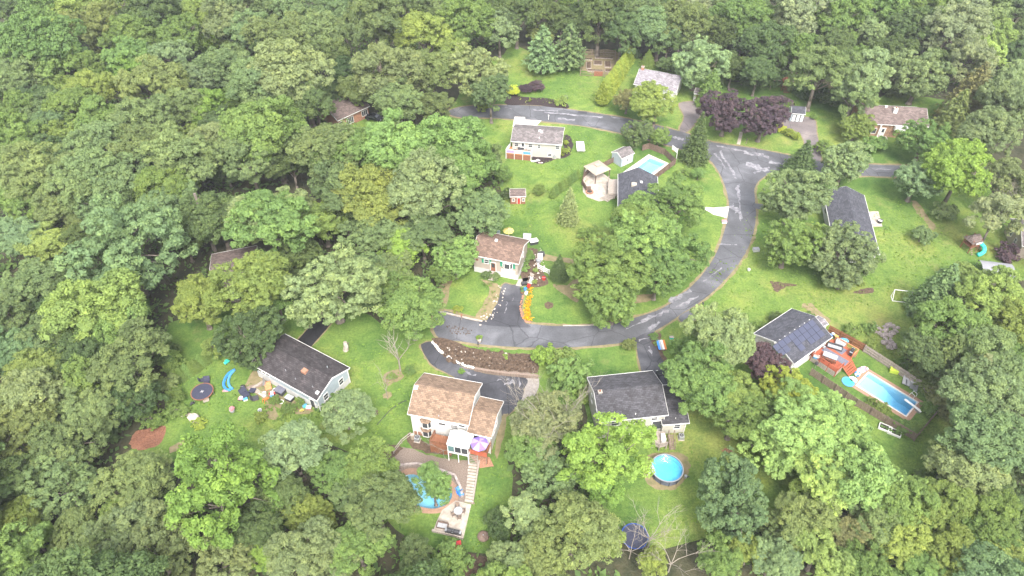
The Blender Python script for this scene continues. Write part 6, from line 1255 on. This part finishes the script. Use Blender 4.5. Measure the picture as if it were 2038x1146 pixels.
# hand placed crowns: x y width kind colour [height factor]
D = '''
108 21 115 broad g2|174 35 110 broad g3|20 20 95 broad dk|94 82 145 broad g2|20 90 95 broad g1|195 63 110 broad ol|258 82 105 broad g2|303 31 120 broad dk|251 118 90 broad g2|370 30 80 broad bl|363 72 90 broad g2|415 82 52 dense g4|419 22 90 broad g3|464 40 110 broad gg|523 28 115 broad g1|593 21 115 broad bl|499 66 95 broad bl|565 80 120 broad g1|628 70 115 broad g1|648 95 100 broad dk|450 126 110 broad g1|335 119 85 airy bp|256 143 78 broad g4|188 143 55 tall g2|115 129 110 broad g2|42 150 105 broad bl|133 185 66 broad g3|181 183 92 broad g3|28 223 90 broad g2|84 223 92 broad bl|300 174 125 broad ol|377 167 90 broad gg|419 178 78 dense g2|422 215 88 broad g4|523 164 125 broad g1|600 150 150 broad gg|544 204 105 broad g1|625 200 100 broad dk|150 223 100 broad g2|209 244 105 broad g2|279 251 120 broad bl|349 223 100 broad ol|133 275 75 broad g3|28 282 105 broad g2|195 297 120 broad bl|265 300 105 broad ol|352 280 52 dense ye|392 262 62 broad yw|366 320 135 broad g1|424 292 105 broad gg|540 262 155 broad g2|495 318 130 broad g1|70 349 125 broad g1|223 345 130 broad bl|330 375 115 broad g2|150 372 120 broad ol|545 425 150 broad gg|655 318 145 broad g1|580 330 80 broad dk|275 420 90 broad dk
42 401 95 broad g2|122 408 95 broad g1|205 397 110 broad bl|157 446 66 broad ol|45 471 95 broad bp|94 480 95 broad yw .9|238 492 225 dense bl 1.05|345 411 110 broad g1|366 478 80 broad dk|433 432 120 broad dk|541 455 160 broad g2|660 568 172 dense bp 1.1|394 598 115 broad g3|488 572 155 broad g3|492 672 135 dense dk|62 565 110 broad bl|21 624 105 broad g1|180 622 170 broad g3|216 655 130 broad g2|255 725 140 broad g1|140 715 120 broad dk|21 694 110 broad bl|70 750 130 broad yw .9|167 760 75 tall g2|318 705 62 shrub g2|551 596 85 broad g2
45 800 150 broad gg|167 812 115 broad g1|35 865 140 broad ol|140 875 135 broad g1|133 970 140 dense bl|28 962 115 broad dk|262 790 100 broad dg|318 762 60 shrub g1|338 716 50 shrub g2|300 832 50 shrub g2|345 788 42 shrub g2|330 700 55 shrub dk|215 850 60 shrub dk|258 955 135 broad g1|438 968 215 airy g4 1.0|586 906 120 tall gg .62|663 941 95 broad g2|625 1027 98 dense g3|251 1018 80 broad g3|35 1050 100 broad g3|70 1075 70 broad g4|150 1053 90 broad ol|244 1074 150 dense gg|312 1100 165 dense gg|195 1105 110 broad g1|471 1060 85 broad gg|454 1116 120 dense gg|530 1108 62 tall g4 .6|593 1102 130 broad gg|655 1112 130 dense gg|515 1040 100 broad dk|350 1030 90 broad dk|560 990 100 broad dk
746 926 102 broad g2|752 1010 136 broad g1|715 1095 110 broad g2|705 985 90 broad g1|862 964 66 tall fg 1.05|1090 845 130 broad tw|1060 890 100 broad g2|1099 945 112 dense bl|1206 900 165 airy g4|1190 955 120 broad g4 .8|990 1043 62 dense dk|1046 1030 84 tall bp .6|1015 1120 90 broad bp|1140 1068 150 broad ol .85|1198 1070 75 broad g3|1302 1128 60 broad g3|890 1125 95 shrub g2|825 1120 80 broad g1|1080 1110 100 broad ol|1000 1170 120 broad g2
1464 996 162 dense bl|1582 812 105 broad pg|1600 850 150 broad pg|1668 838 108 broad pg|1545 885 115 broad pg|1690 925 165 broad pg|1635 955 130 broad pg|1561 778 118 dense gold|1464 826 115 broad g2|1510 850 90 broad g2|1966 798 150 broad bp|2018 781 110 broad bp|1966 866 160 broad bl|1931 925 135 broad gg|2018 935 115 broad gg|1928 765 125 darkconifer br|1809 1004 130 broad g2|1879 1011 120 broad g3|1792 1081 110 broad g3|1896 1105 120 broad g3|2001 1116 110 broad yw|1983 1025 120 broad g2|1687 1062 95 broad br|1628 1098 110 broad yw|1540 1112 95 broad bp|1491 1095 80 broad g3|1436 1104 90 broad g2|1596 1032 120 broad ol|1732 1000 110 broad gg|1720 1120 110 broad g2|1830 1140 100 broad g2|1950 1080 110 broad g2|1740 1050 110 broad ol|1560 1060 90 broad g1|1850 955 60 shrub g2|1770 960 60 shrub g3|2025 1010 110 broad bl
1430 665 135 broad bp|1400 745 150 broad g2|1462 790 110 broad g3|1370 700 80 broad g2|1530 725 88 broad pu|1571 483 118 dense g2|1583 387 138 dense bp|1680 505 132 dense gg|1645 478 72 dense g3|1678 548 80 dense gg .8|1682 322 100 dense bp|1597 320 80 spruce dk .6|1447 222 100 dense pu|1522 230 98 dense pu 1.1|1388 280 66 spruce dk 1.|1265 264 62 dense g1|1312 270 48 dense g2|1307 207 92 broad g3 .8|1249 195 54 broad br .8|1415 178 62 darkconifer g2|1388 122 112 dense bp|1080 98 78 pine bl 1.|1135 90 74 pine bl 1.1|1290 118 36 spruce g2 .6
1631 142 110 broad ol|1722 152 112 broad gg|1700 195 80 broad g1|1833 149 118 dense bp|1931 122 95 airy tw|1931 195 105 darkconifer br|1900 230 80 darkconifer ol|2003 216 120 broad gg|2032 160 80 broad bp|1975 275 110 broad gg|1959 100 80 broad pg|1359 35 105 broad g1|1394 15 60 tall tw .6|1443 40 66 tall g2 .6|1488 30 95 broad g2|1478 84 52 tall bp .6|1533 91 95 broad dk|1589 35 115 airy tw|1669 35 115 broad g2|1739 70 62 tall bp .7|1757 21 95 broad g2|1820 63 95 broad dk|1896 59 115 broad tw|1977 70 75 broad g3|1949 12 120 broad g1|1861 17 95 broad g2|1545 150 60 shrub dk|1510 140 70 broad dk|1460 130 60 broad dk|1588 100 70 broad g2|1650 90 80 broad dk|1780 110 80 broad dk|1440 148 50 shrub dk|1480 152 50 shrub dg|1520 158 50 shrub dk|1600 172 50 shrub dk|1625 180 50 shrub dg|1660 195 50 shrub dk|1585 165 40 shrub g1|1330 132 50 shrub dk|1255 100 40 shrub dk|1780 170 50 shrub dk|1560 40 70 broad g2|2030 20 60 broad g1
743 45 135 broad g1|847 72 105 broad g3|924 36 115 broad g2|994 54 80 broad gg|785 150 135 broad gg|860 140 95 broad ol|959 147 125 dense gg|977 190 78 broad g1|795 200 100 broad g1|1029 28 90 broad dk|1078 21 85 broad dk|1120 10 62 broad g2|1196 28 110 broad dk|1238 66 85 broad dk|1280 28 85 broad g1|1315 56 88 broad bl|889 15 80 broad g1|700 150 80 broad dg|868 215 66 broad g1|1155 30 60 broad dg|905 100 70 broad g3|830 10 70 broad dk|680 20 90 broad bl|1000 10 70 broad dk|1330 85 60 broad dk
700 322 135 broad g2|788 292 150 broad fg|880 295 140 broad fg|938 335 125 broad fg|760 392 150 broad yw .9|860 382 150 broad gg|950 412 115 broad g1|683 392 125 broad bl|638 300 90 broad bl|800 492 90 tall g4 .55|840 470 100 broad g1|905 512 98 dense fg|780 560 70 tall g2 .6|725 470 110 broad g1|818 612 130 broad fg|790 540 80 broad g1|880 540 60 dense g2|730 545 90 broad g1|640 430 110 broad g2|1000 345 40 dense g2
1212 530 150 dense fg 1.1|1222 600 115 dense fg|1285 478 130 broad fg|1345 500 125 broad g2|1278 418 78 broad fg|1355 402 112 airy g2 .8|1262 445 100 broad fg|1133 412 50 darkconifer gg 1.35|1113 533 46 spruce dk .8|1310 545 100 broad fg
688 822 100 broad bp .7|1705 252 78 dense g3 .7|1742 286 46 shrub g2|1842 275 98 dense g2|1828 354 104 dense bp|1912 340 122 broad g4|1992 357 95 airy gg|1985 432 105 airy tw|1835 468 46 shrub bl|2005 500 46 shrub pu|1880 420 50 shrub g1
1870 582 105 darkconifer bl|1960 595 125 broad g3|2010 642 120 broad g3|1900 655 130 broad g2|1852 702 95 broad bl|1960 705 140 broad g1|2015 705 100 broad g2|1865 648 78 broad g2|1925 548 70 broad yw .7|1880 720 110 darkconifer ol
1738 803 28 shrub g3|1758 816 34 shrub g3|1796 848 36 shrub g2|1822 850 34 shrub g2|1850 812 34 shrub g2|1612 633 30 shrub g2|1545 632 34 dense dk .7|1515 652 34 dense g2 .6|1252 687 32 shrub ol|1085 705 52 shrub g4|1120 715 60 shrub g3|1140 745 90 shrub g2|1170 775 50 shrub g3|1074 378 28 dense g2 .7|1012 385 30 shrub dk|960 210 34 shrub g3|1022 178 30 dense ye .6|1047 175 30 dense pu .6|1066 171 34 dense pu .6|1116 199 26 shrub pg|1124 194 14 shrub bp|1640 290 40 shrub g2|1690 340 30 shrub g2|1555 255 20 shrub ye|1572 262 24 shrub gold|1585 270 20 shrub gold|1620 232 14 shrub g2|1302 668 20 shrub g2|1308 683 14 shrub g3|954 671 15 dense g4 .6|918 738 14 shrub g4|1006 709 12 shrub g4|1048 510 32 shrub g2|1042 530 22 shrub g2|1066 537 12 shrub g3|1064 560 12 shrub g3|394 842 28 shrub gold|1118 272 14 shrub g2|1126 283 12 shrub gold|1123 298 22 shrub gold|970 546 22 shrub dk|985 550 20 shrub g1|911 613 20 shrub gold|1170 460 40 shrub g2|1390 345 26 tall g2 .5|1358 342 30 shrub g2|815 735 26 shrub g2|1700 655 36 shrub g3|1730 650 30 shrub g2|1738 690 34 shrub g3|1800 722 30 shrub g2|545 798 24 shrub g2|572 812 30 shrub g2|596 800 22 shrub g2|520 830 28 shrub g3|650 800 40 shrub g2|440 690 60 broad g3 .7|352 815 40 shrub g2|720 590 60 broad g1|1712 560 22 shrub g3|780 750 20 shrub g2'''
for row in D.replace('\n', '|').split('|'):
    f = row.split()
    if len(f) >= 5: tree(float(f[0]), float(f[1]), float(f[2]), f[3], f[4], float(f[5]) if len(f) > 5 else 1.)
# hedges and rows of small evergreens
def row(n, a, b, w0, w1, kind, col, label, group, jit=1., hs_=1.):
    for k in range(n):
        f = k/(n-1); tree(a[0]+(b[0]-a[0])*f+rt.uniform(-jit, jit), a[1]+(b[1]-a[1])*f+rt.uniform(-jit, jit), w0+(w1-w0)*f, kind, col, hs_, None, group, 'hedge_tree', 'evergreen')
row(23, (1200, 190), (1253, 113), 30, 22, 'arbor', 'gold', None, 'golden green evergreens of the tall hedge in the far lawn', .5, .98)
row(9, (1100, 384), (1150, 347), 15, 13, 'arbor', 'g2', None, 'small columnar evergreens curving across the middle lawn', .8, .95)
row(9, (358, 742), (432, 694), 34, 30, 'spruce', 'g2', None, 'young evergreens along the left lawn', 3, .55)
# bare and dead trees
def bare(label, px, h, spread, seed, n=9, m='palebark', lean=(0, 0), depth_=3, r0=.16):
    r = random.Random(seed); b = MB()
    def br(p, d, L, rad, lv):
        q = p
        for k in range(3):
            d2 = (d+Vector((r.uniform(-.2, .2), r.uniform(-.2, .2), r.uniform(-.1, .15)))).normalized(); e = q+d2*L/3; b.bar(q, e, rad*(1-k*.2), rad*(1-(k+1)*.2), 5); q = e; d = d2
            if lv and k: 
                for _ in range(2 if lv > 1 else 3):
                    dd = (d+Vector((r.uniform(-1, 1), r.uniform(-1, 1), r.uniform(-.2, .6)))*.85).normalized(); br(q, dd, L*r.uniform(.45, .7), rad*.45, lv-1)
    t = thing('bare_tree', label, 'tree', G(*px)); top = Vector((lean[0], lean[1], h*.35)); b.bar((0, 0, 0), top, r0, r0*.8, 7)
    b.build('trunk', M[m], t); b = MB()
    for k in range(n):
        a = 6.28*k/n+r.uniform(-.4, .4); br(top, Vector((math.cos(a)*spread, math.sin(a)*spread, 1)).normalized(), h*r.uniform(.45, .65), r0*.55, depth_-1)
    b.build('branches', M[m], t); return t
bare('leafless pale tree rising behind the blue edged trampoline at the bottom', (1289, 1090), 7.5, .65, 3, 6, r0=.12)
bare('leafless pale tree right of the trampoline with long forked limbs', (1330, 1138), 6.5, .9, 5, 5, r0=.11)
bare('small leafless tree left of the trampoline at the bottom', (1252, 1112), 6, .9, 8, 5, r0=.09)
bare('sparse grey tree with bare lower branches between the drive and the pale blue ranch', (797, 738), 8, .4, 11, 5, depth_=2, r0=.16)
bare('thin bare sapling in a round mulch ring on the lawn', (771, 791), 5.5, .25, 13, 5, 'palebark', depth_=2, r0=.07)
bare('brush pile of bare branches in front of the left brown deck', (883, 905), 3.2, 1.6, 17, 9, 'palebark', r0=.07)
bare('dead tree with bleached limbs in the upper right woods', (1592, 110), 17, .45, 19, 7, r0=.2)
bare('bleached dead branches among the scrub at the right edge', (2025, 470), 9, .9, 23, 8, r0=.12)
bare('grey bare limbs poking from the thin tree right of the gravel strip', (1092, 880), 11, .7, 29, 8, r0=.14)
for lb, a, b_, h0, r0 in (('tall bare trunk leaning in the dark left woods above the hidden brown roof', (428, 500), (0, 0), 14, .35), ('broken upright snag in the lower right scrub', (1857, 962), (0, 0), 4, .18), ('stub trunk right of the snag in the lower right scrub', (1869, 968), (0, 0), 3, .12), ('short pale stump in the lawn under the big bluish tree', (688, 697), (0, 0), 1.8, .42), ('dark open trunk rising from the woods at lower left', (478, 1020), (0, 0), 13, .28)):
    t = thing('dead_tree', lb, 'trunk', G(*a)); b = MB(); b.bar((0, 0, 0), (.2, .1, h0*.5), r0*1.2, r0, 8).bar((.2, .1, h0*.5), (.1, .3, h0), r0, r0*.75, 8).build('trunk', M['bark' if r0 < .4 else 'concrete'], t); MB().bar((.2, .1, h0*.7), (.8, .3, h0*.95), r0*.35, r0*.15, 6).build('branch', M['bark'], t)
# filler trees that close the canopy
CAN = [[(-60, -40), (640, -40), (1010, -30), (1020, 90), (960, 95), (720, 180), (560, 380), (480, 480), (410, 500), (400, 640), (330, 640), (300, 790), (225, 850), (230, 930), (330, 965), (560, 960), (700, 930), (780, 1090), (560, 1160), (-60, 1160)],
       [(640, 240), (700, 260), (900, 260), (985, 330), (985, 420), (930, 470), (880, 540), (780, 590), (600, 560), (560, 480)], [(1020, -30), (2060, -30), (2060, 150), (1960, 190), (1880, 130), (1720, 130), (1500, 110), (1300, 70), (1060, 70)],
       [(1460, 1060), (1700, 1040), (1800, 960), (1900, 900), (1900, 800), (1840, 680), (2060, 600), (2060, 1160), (1440, 1160)]]
XY = [(t['X'], t['Y'], t['R']) for t in TREES]
NF = 0
for k in range(6000):
    if NF >= 95: break
    poly = CAN[rt.choice((0, 0, 0, 1, 2, 2, 3))]; x = rt.uniform(min(p[0] for p in poly), max(p[0] for p in poly)); y = rt.uniform(min(p[1] for p in poly), max(p[1] for p in poly))
    if not inside((x, y), poly): continue
    X, Y = G(x, y, 7)
    if any((X-a)**2+(Y-b)**2 < (r*.62+1.9)**2 for a, b, r in XY): continue
    dd = depth(Y, 7); w = rt.uniform(7.5, 10.5)*FPX/dd
    t = tree(x, y, w, rt.choice(('broad', 'broad', 'dense')), rt.choice(('g1', 'g2', 'dk', 'bl', 'ol', 'dk')), rt.uniform(.85, 1.05))
    XY.append((TREES[-1]['X'], TREES[-1]['Y'], TREES[-1]['R'])); NF += 1
print('trees', len(TREES), 'fillers', NF)
# ---------------- labels for the trees ----------------
LM = [('the yellow tree in the left woods', 352, 280), ('the hidden brown roof in the left woods', 440, 530), ('the pale blue ranch', 600, 740), ('the orange rimmed trampoline', 405, 785), ('the wood chip heap', 292, 873), ('the tan roofed white house', 885, 800), ('the freeform pool', 845, 975), ('the concrete patio', 900, 1035),
      ('the cream split level house', 1260, 780), ('the round pool', 1328, 931), ('the blue edged trampoline', 1262, 1070), ('the solar panel house', 1580, 670), ('the rectangular pool', 1768, 785), ('the long charcoal roof', 1695, 440), ('the brown playset', 1926, 490), ('the white carport', 1985, 548), ('the stone front house', 1780, 235),
      ('the far swing set', 1561, 170), ('the road junction', 1480, 320), ('the grey gable house', 1268, 385), ('the pale fenced pool', 1290, 330), ('the cream ranch', 1068, 285), ('the tan bi-level house', 990, 510), ('the small playhouse', 1030, 393), ('the garden enclosure', 1190, 125), ('the pale grey cottage roof', 1310, 165), ('the brick cottage', 710, 212),
      ('the rocky bank', 960, 712), ('the road curve', 1400, 560), ('the marigold bed', 1052, 605), ('the two purple trees', 1484, 225), ('the raised beds', 1770, 858), ('the soccer goal', 1795, 590), ('the gravel yard', 860, 915), ('the top left corner', 0, 0), ('the top right corner', 2038, 0), ('the bottom left corner', 0, 1146), ('the bottom right corner', 2038, 1146),
      ('the left edge at mid height', 0, 573), ('the right edge at mid height', 2038, 700), ('the middle of the top edge', 1019, 0), ('the middle of the bottom edge', 1019, 1146), ('the upper left edge', 500, 0), ('the upper right edge', 1500, 0), ('the lower left edge', 500, 1146), ('the lower right edge', 1550, 1146), ('the left woods', 250, 600)]
ORD = ['', 'second', 'third', 'fourth', 'fifth', 'sixth', 'seventh', 'eighth', 'ninth', 'tenth', 'eleventh', 'twelfth']
groups = {}
for t in TREES:
    if t['g']: groups.setdefault(('row', t['g']), []).append(t); continue
    best = min(LM, key=lambda m: math.hypot(m[1]-t['px'], (m[2]-t['py'])*1.2)); dx, dy = t['px']-best[1], t['py']-best[2]
    near = math.hypot(dx, dy) < 28
    rel = 'at' if near else ('right of' if dx > 0 else 'left of') if abs(dx) > abs(dy) else ('below' if dy > 0 else 'above')
    size = 'small ' if t['w'] < 45 and t['kind'] != 'shrub' else 'large ' if t['w'] > 140 else ''
    groups.setdefault((COLS[t['col']][1], size+KW[t['kind']], rel, best[0]), []).append(t)
for k, ts in groups.items():
    if k[0] == 'row':
        ts.sort(key=lambda t: t['px']); n = len(ts)
        for i, t in enumerate(ts):
            what = 'golden green columnar evergreen in the tall hedge' if 'golden' in k[1] else 'small columnar evergreen in the row across the middle lawn' if 'columnar' in k[1] else 'young conical evergreen in the row along the left lawn'
            t['o']['label'] = f'{what}, {"leftmost" if i == 0 else "rightmost" if i == n-1 else ((ORD[i] if i < 12 else ORD[n-1-i])+(" from the left" if i < 12 else " from the right"))}'
        continue
    ts.sort(key=lambda t: t['px'])
    for i, t in enumerate(ts):
        s = f'{k[0]} {k[1]} {k[2]} {k[3]}'
        if len(ts) > 1: s += ', the leftmost' if i == 0 else ', the rightmost' if i == len(ts)-1 else f', {ORD[i]} from left'
        if len(s.split()) > 16: s = s.replace(KW[t['kind']], 'tree')
        if len(s.split()) > 16: s = s.replace(' from left', '').replace('the upper left of', '')
        t['o']['label'] = s
# the bush in the tub is part of the planter
for t in TREES:
    if (t['px'], t['py']) == (954, 671): t['o']['label'] = 'round bright green clipped bush growing in the tub by the lower road verge'
    if not t['g']: t['o']['group'] = {'shrub': 'shrubs in the gardens and lawns', 'spruce': 'spruces between the houses', 'pine': 'pines in the far lawn'}.get(t['kind'], 'trees of the woods and gardens')
# ---------------- undergrowth, flowers, weeds ----------------
def scatter(name, label, cat, polys, dens, size, cols, h=(.1, .6), seed=1, zf=None, m=None, px=True, clump=.5, kind='stuff'):
    r = np.random.default_rng(seed); C = []; T = []
    for poly in polys:
        P_ = [G(x, max(y, -40)) for x, y in poly] if px else poly; A = abs(area(P_)); n = int(A*dens); xs = [p[0] for p in P_]; ys = [p[1] for p in P_]
        k = 0; cl = r.uniform(0, 1, (400, 2))
        while k < n:
            x, y = r.uniform(min(xs), max(xs)), r.uniform(min(ys), max(ys)); 
            if not inside((x, y), P_): k += .2; continue
            hh = r.uniform(*h); m_ = 7
            for _ in range(m_): C.append((x+r.normal()*clump, y+r.normal()*clump, hh*r.uniform(.3, 1))); T.append(r.uniform(.2, .8))
            k += m_
    C = np.array(C); N = unit(r.normal(size=C.shape)*.5+np.array([0, 0, .9])); me = leaf_mesh(name, C, N, size*r.uniform(.6, 1.3, len(C)), np.array(T), m, rng=r); o = bpy.data.objects.new(name, me); COL.objects.link(o); o.color = (*cols, 1)
    return tag(o, label, cat, None, kind)
scatter('undergrowth', 'low leafy undergrowth on the woodland floor between the trees', 'undergrowth', [w for w in ([(0, 60), (640, 60), (1000, 20), (1000, 100), (720, 180), (640, 300), (420, 480), (420, 620), (330, 660), (330, 800), (250, 850), (250, 930), (560, 930), (720, 920), (780, 1080), (880, 1100), (1000, 1110), (1020, 1200), (-40, 1200)], [(640, 240), (985, 320), (1000, 420), (880, 560), (870, 620), (760, 640), (600, 560)], [(1400, 100), (2060, 100), (2060, 190), (1900, 200), (1700, 150), (1480, 150)], [(1440, 1060), (1700, 1010), (1790, 960), (1860, 930), (1900, 850), (1830, 720), (1960, 600), (2060, 600), (2060, 1200), (1440, 1200)], [(1040, 850), (1160, 810), (1180, 980), (1220, 1060), (1210, 1160), (1010, 1160)])], 2.4, .4, (.10, .16, .06), (.3, 1.6), 5, m=M['leaf'], clump=.8)
scatter('marigold_bed', 'dense strip of orange yellow flowers beside the tan house driveway', 'flowers', [[(1050, 575), (1060, 574), (1057, 600), (1054, 620), (1060, 634), (1056, 640), (1042, 636), (1043, 620), (1047, 598)]], 60, .13, (.6, .3, .02), (.15, .45), 6, m=M['needle'], clump=.16)
scatter('garden_plants', 'mixed low plants in the bed in front of the pale blue ranch', 'plants', [[(545, 795), (575, 800), (612, 822), (640, 835), (600, 850), (560, 840), (515, 825), (520, 810)]], 10, .2, (.11, .17, .05), (.1, .7), 7, m=M['leaf'], clump=.25)
scatter('weeds', 'tangle of weeds around the boulder heap above the pool fence', 'weeds', [[(1690, 645), (1740, 640), (1790, 650), (1800, 700), (1830, 745), (1800, 740), (1760, 705), (1700, 672)], [(1860, 930), (1800, 960), (1720, 1000), (1760, 1020), (1850, 980)]], 5, .2, (.15, .21, .07), (.05, .35), 8, m=M['leaf'], clump=.4)
scatter('bed_plants', 'small clumped plants in the black mulch bed by the upper road', 'plants', [[(1015, 200), (1030, 196), (1110, 205), (1110, 212), (1030, 207)]], 1.5, .28, (.16, .2, .06), (.2, .6), 9, m=M['leaf'], clump=.35)
scatter('bed_plants', 'sparse plants along the stony bed left of the tan house driveway', 'plants', [[(955, 556), (1000, 568), (985, 612), (965, 632), (950, 625), (975, 590)]], 4, .2, (.13, .18, .06), (.1, .5), 10, m=M['leaf'], clump=.3)
scatter('vines', 'green vines over the ground at the bottom below the mower', 'vines', [[(800, 1090), (870, 1100), (925, 1125), (940, 1160), (780, 1160)]], 12, .24, (.09, .18, .05), (.1, .9), 12, m=M['leaf'], clump=.3)
scatter('ivy', 'dark ivy along the foot of the pale blue ranch gable', 'ivy', [[(628, 822), (640, 805), (655, 800), (690, 765), (697, 770), (660, 812), (632, 835)]], 22, .2, (.06, .12, .04), (.1, 1.1), 13, m=M['leaf'], clump=.2)
# lawn tufts: short ragged grass so the lawns are not bare sheets
LAWN = [[(980, 350), (1160, 330), (1150, 500), (1000, 470)], [(940, 240), (1240, 270), (1150, 345), (1000, 330)], [(1420, 540), (1520, 400), (1650, 560), (1860, 440), (1960, 520), (1800, 600), (1640, 620), (1500, 640), (1420, 610)], [(1330, 860), (1500, 900), (1420, 1100), (1340, 1060), (1380, 940)], [(1700, 880), (1820, 890), (1880, 850), (1860, 930), (1740, 1000)], [(360, 740), (520, 760), (600, 870), (330, 860), (330, 800)], [(680, 680), (840, 700), (810, 860), (740, 900), (640, 860)], [(960, 940), (1010, 900), (1000, 1090), (920, 1100)], [(1020, 110), (1200, 150), (1180, 210), (1020, 190)], [(1700, 380), (1830, 410), (1900, 520), (1760, 520)]]
scatter('lawn_grass', 'short uneven lawn grass between the houses', 'grass', LAWN, 2.2, .22, (.12, .19, .045), (.02, .07), 14, m=M['leaf'], clump=.9)
# ---------------- outer woods past the frame, one mass of trees ----------------
vs = []
for k in range(2600):
    x, y = rt.uniform(-420, 420), rt.uniform(-10, 520)
    fx = y*1.0*.735/.72+30
    pxx = None
    d = depth(y, 0); sx = CX+FPX*x/d if d > 5 else 9e9; sy = CY-FPX*((y*math.sin(PITCH)+(0-CH)*math.cos(PITCH))/d) if d > 5 else 9e9
    if -15 < sx < 2080 and 12 < sy < 1270: continue
    if y < 30 and abs(x) < 60: continue
    if any((x-a)**2+(y-b)**2 < 64 for a, b, *_ in vs[-500:]): continue
    vs.append((x, y, 0))
me = bpy.data.meshes.new('outer_woods'); me.from_pydata(vs, [], []); ow = bpy.data.objects.new('outer_woods', me); COL.objects.link(ow); tag(ow, 'unbroken woods continuing beyond the neighbourhood on all sides', 'woods', None, 'stuff')
src = next(t['o'] for t in TREES if t['kind'] == 'broad').children[0]; ow.color = (.085, .13, .055, 1)
ng = bpy.data.node_groups.new('woods', 'GeometryNodeTree'); ng.interface.new_socket('Geometry', in_out='INPUT', socket_type='NodeSocketGeometry'); ng.interface.new_socket('Geometry', in_out='OUTPUT', socket_type='NodeSocketGeometry')
gi, go = ng.nodes.new('NodeGroupInput'), ng.nodes.new('NodeGroupOutput'); oi = ng.nodes.new('GeometryNodeObjectInfo'); oi.inputs['Object'].default_value = src; oi.inputs['As Instance'].default_value = True
ip = ng.nodes.new('GeometryNodeInstanceOnPoints'); rv = ng.nodes.new('FunctionNodeRandomValue'); rv.data_type = 'FLOAT_VECTOR'; rv.inputs[0].default_value = (0, 0, 0); rv.inputs[1].default_value = (0, 0, 6.28)
rs = ng.nodes.new('FunctionNodeRandomValue'); rs.data_type = 'FLOAT'; rs.inputs[2].default_value = 5.5; rs.inputs[3].default_value = 8
ng.links.new(gi.outputs[0], ip.inputs['Points']); ng.links.new(oi.outputs['Geometry'], ip.inputs['Instance']); ng.links.new(rv.outputs[0], ip.inputs['Rotation']); ng.links.new(rs.outputs[1], ip.inputs['Scale']); ng.links.new(ip.outputs[0], go.inputs[0])
md = ow.modifiers.new('woods', 'NODES'); md.node_group = ng
# ---------------- the air ----------------
HZ = 1
if HZ:
    hb = MB(); hb.box(-450, 450, -70, 560, -4.5, CH+1.5); hm = bpy.data.materials.new('haze'); hm.use_nodes = True; t = hm.node_tree; t.nodes.remove(t.nodes['Principled BSDF']); pv = t.nodes.new('ShaderNodeVolumePrincipled')
    pv.inputs['Color'].default_value = (.9, .93, 1, 1); pv.inputs['Density'].default_value = .00022; pv.inputs['Anisotropy'].default_value = .2; t.links.new(pv.outputs[0], t.nodes['Material Output'].inputs[1])
    ho = hb.build('haze', hm); ho['kind'] = 'stuff'; ho['label'] = 'thin pale haze in the air over the neighbourhood'; ho['category'] = 'haze'
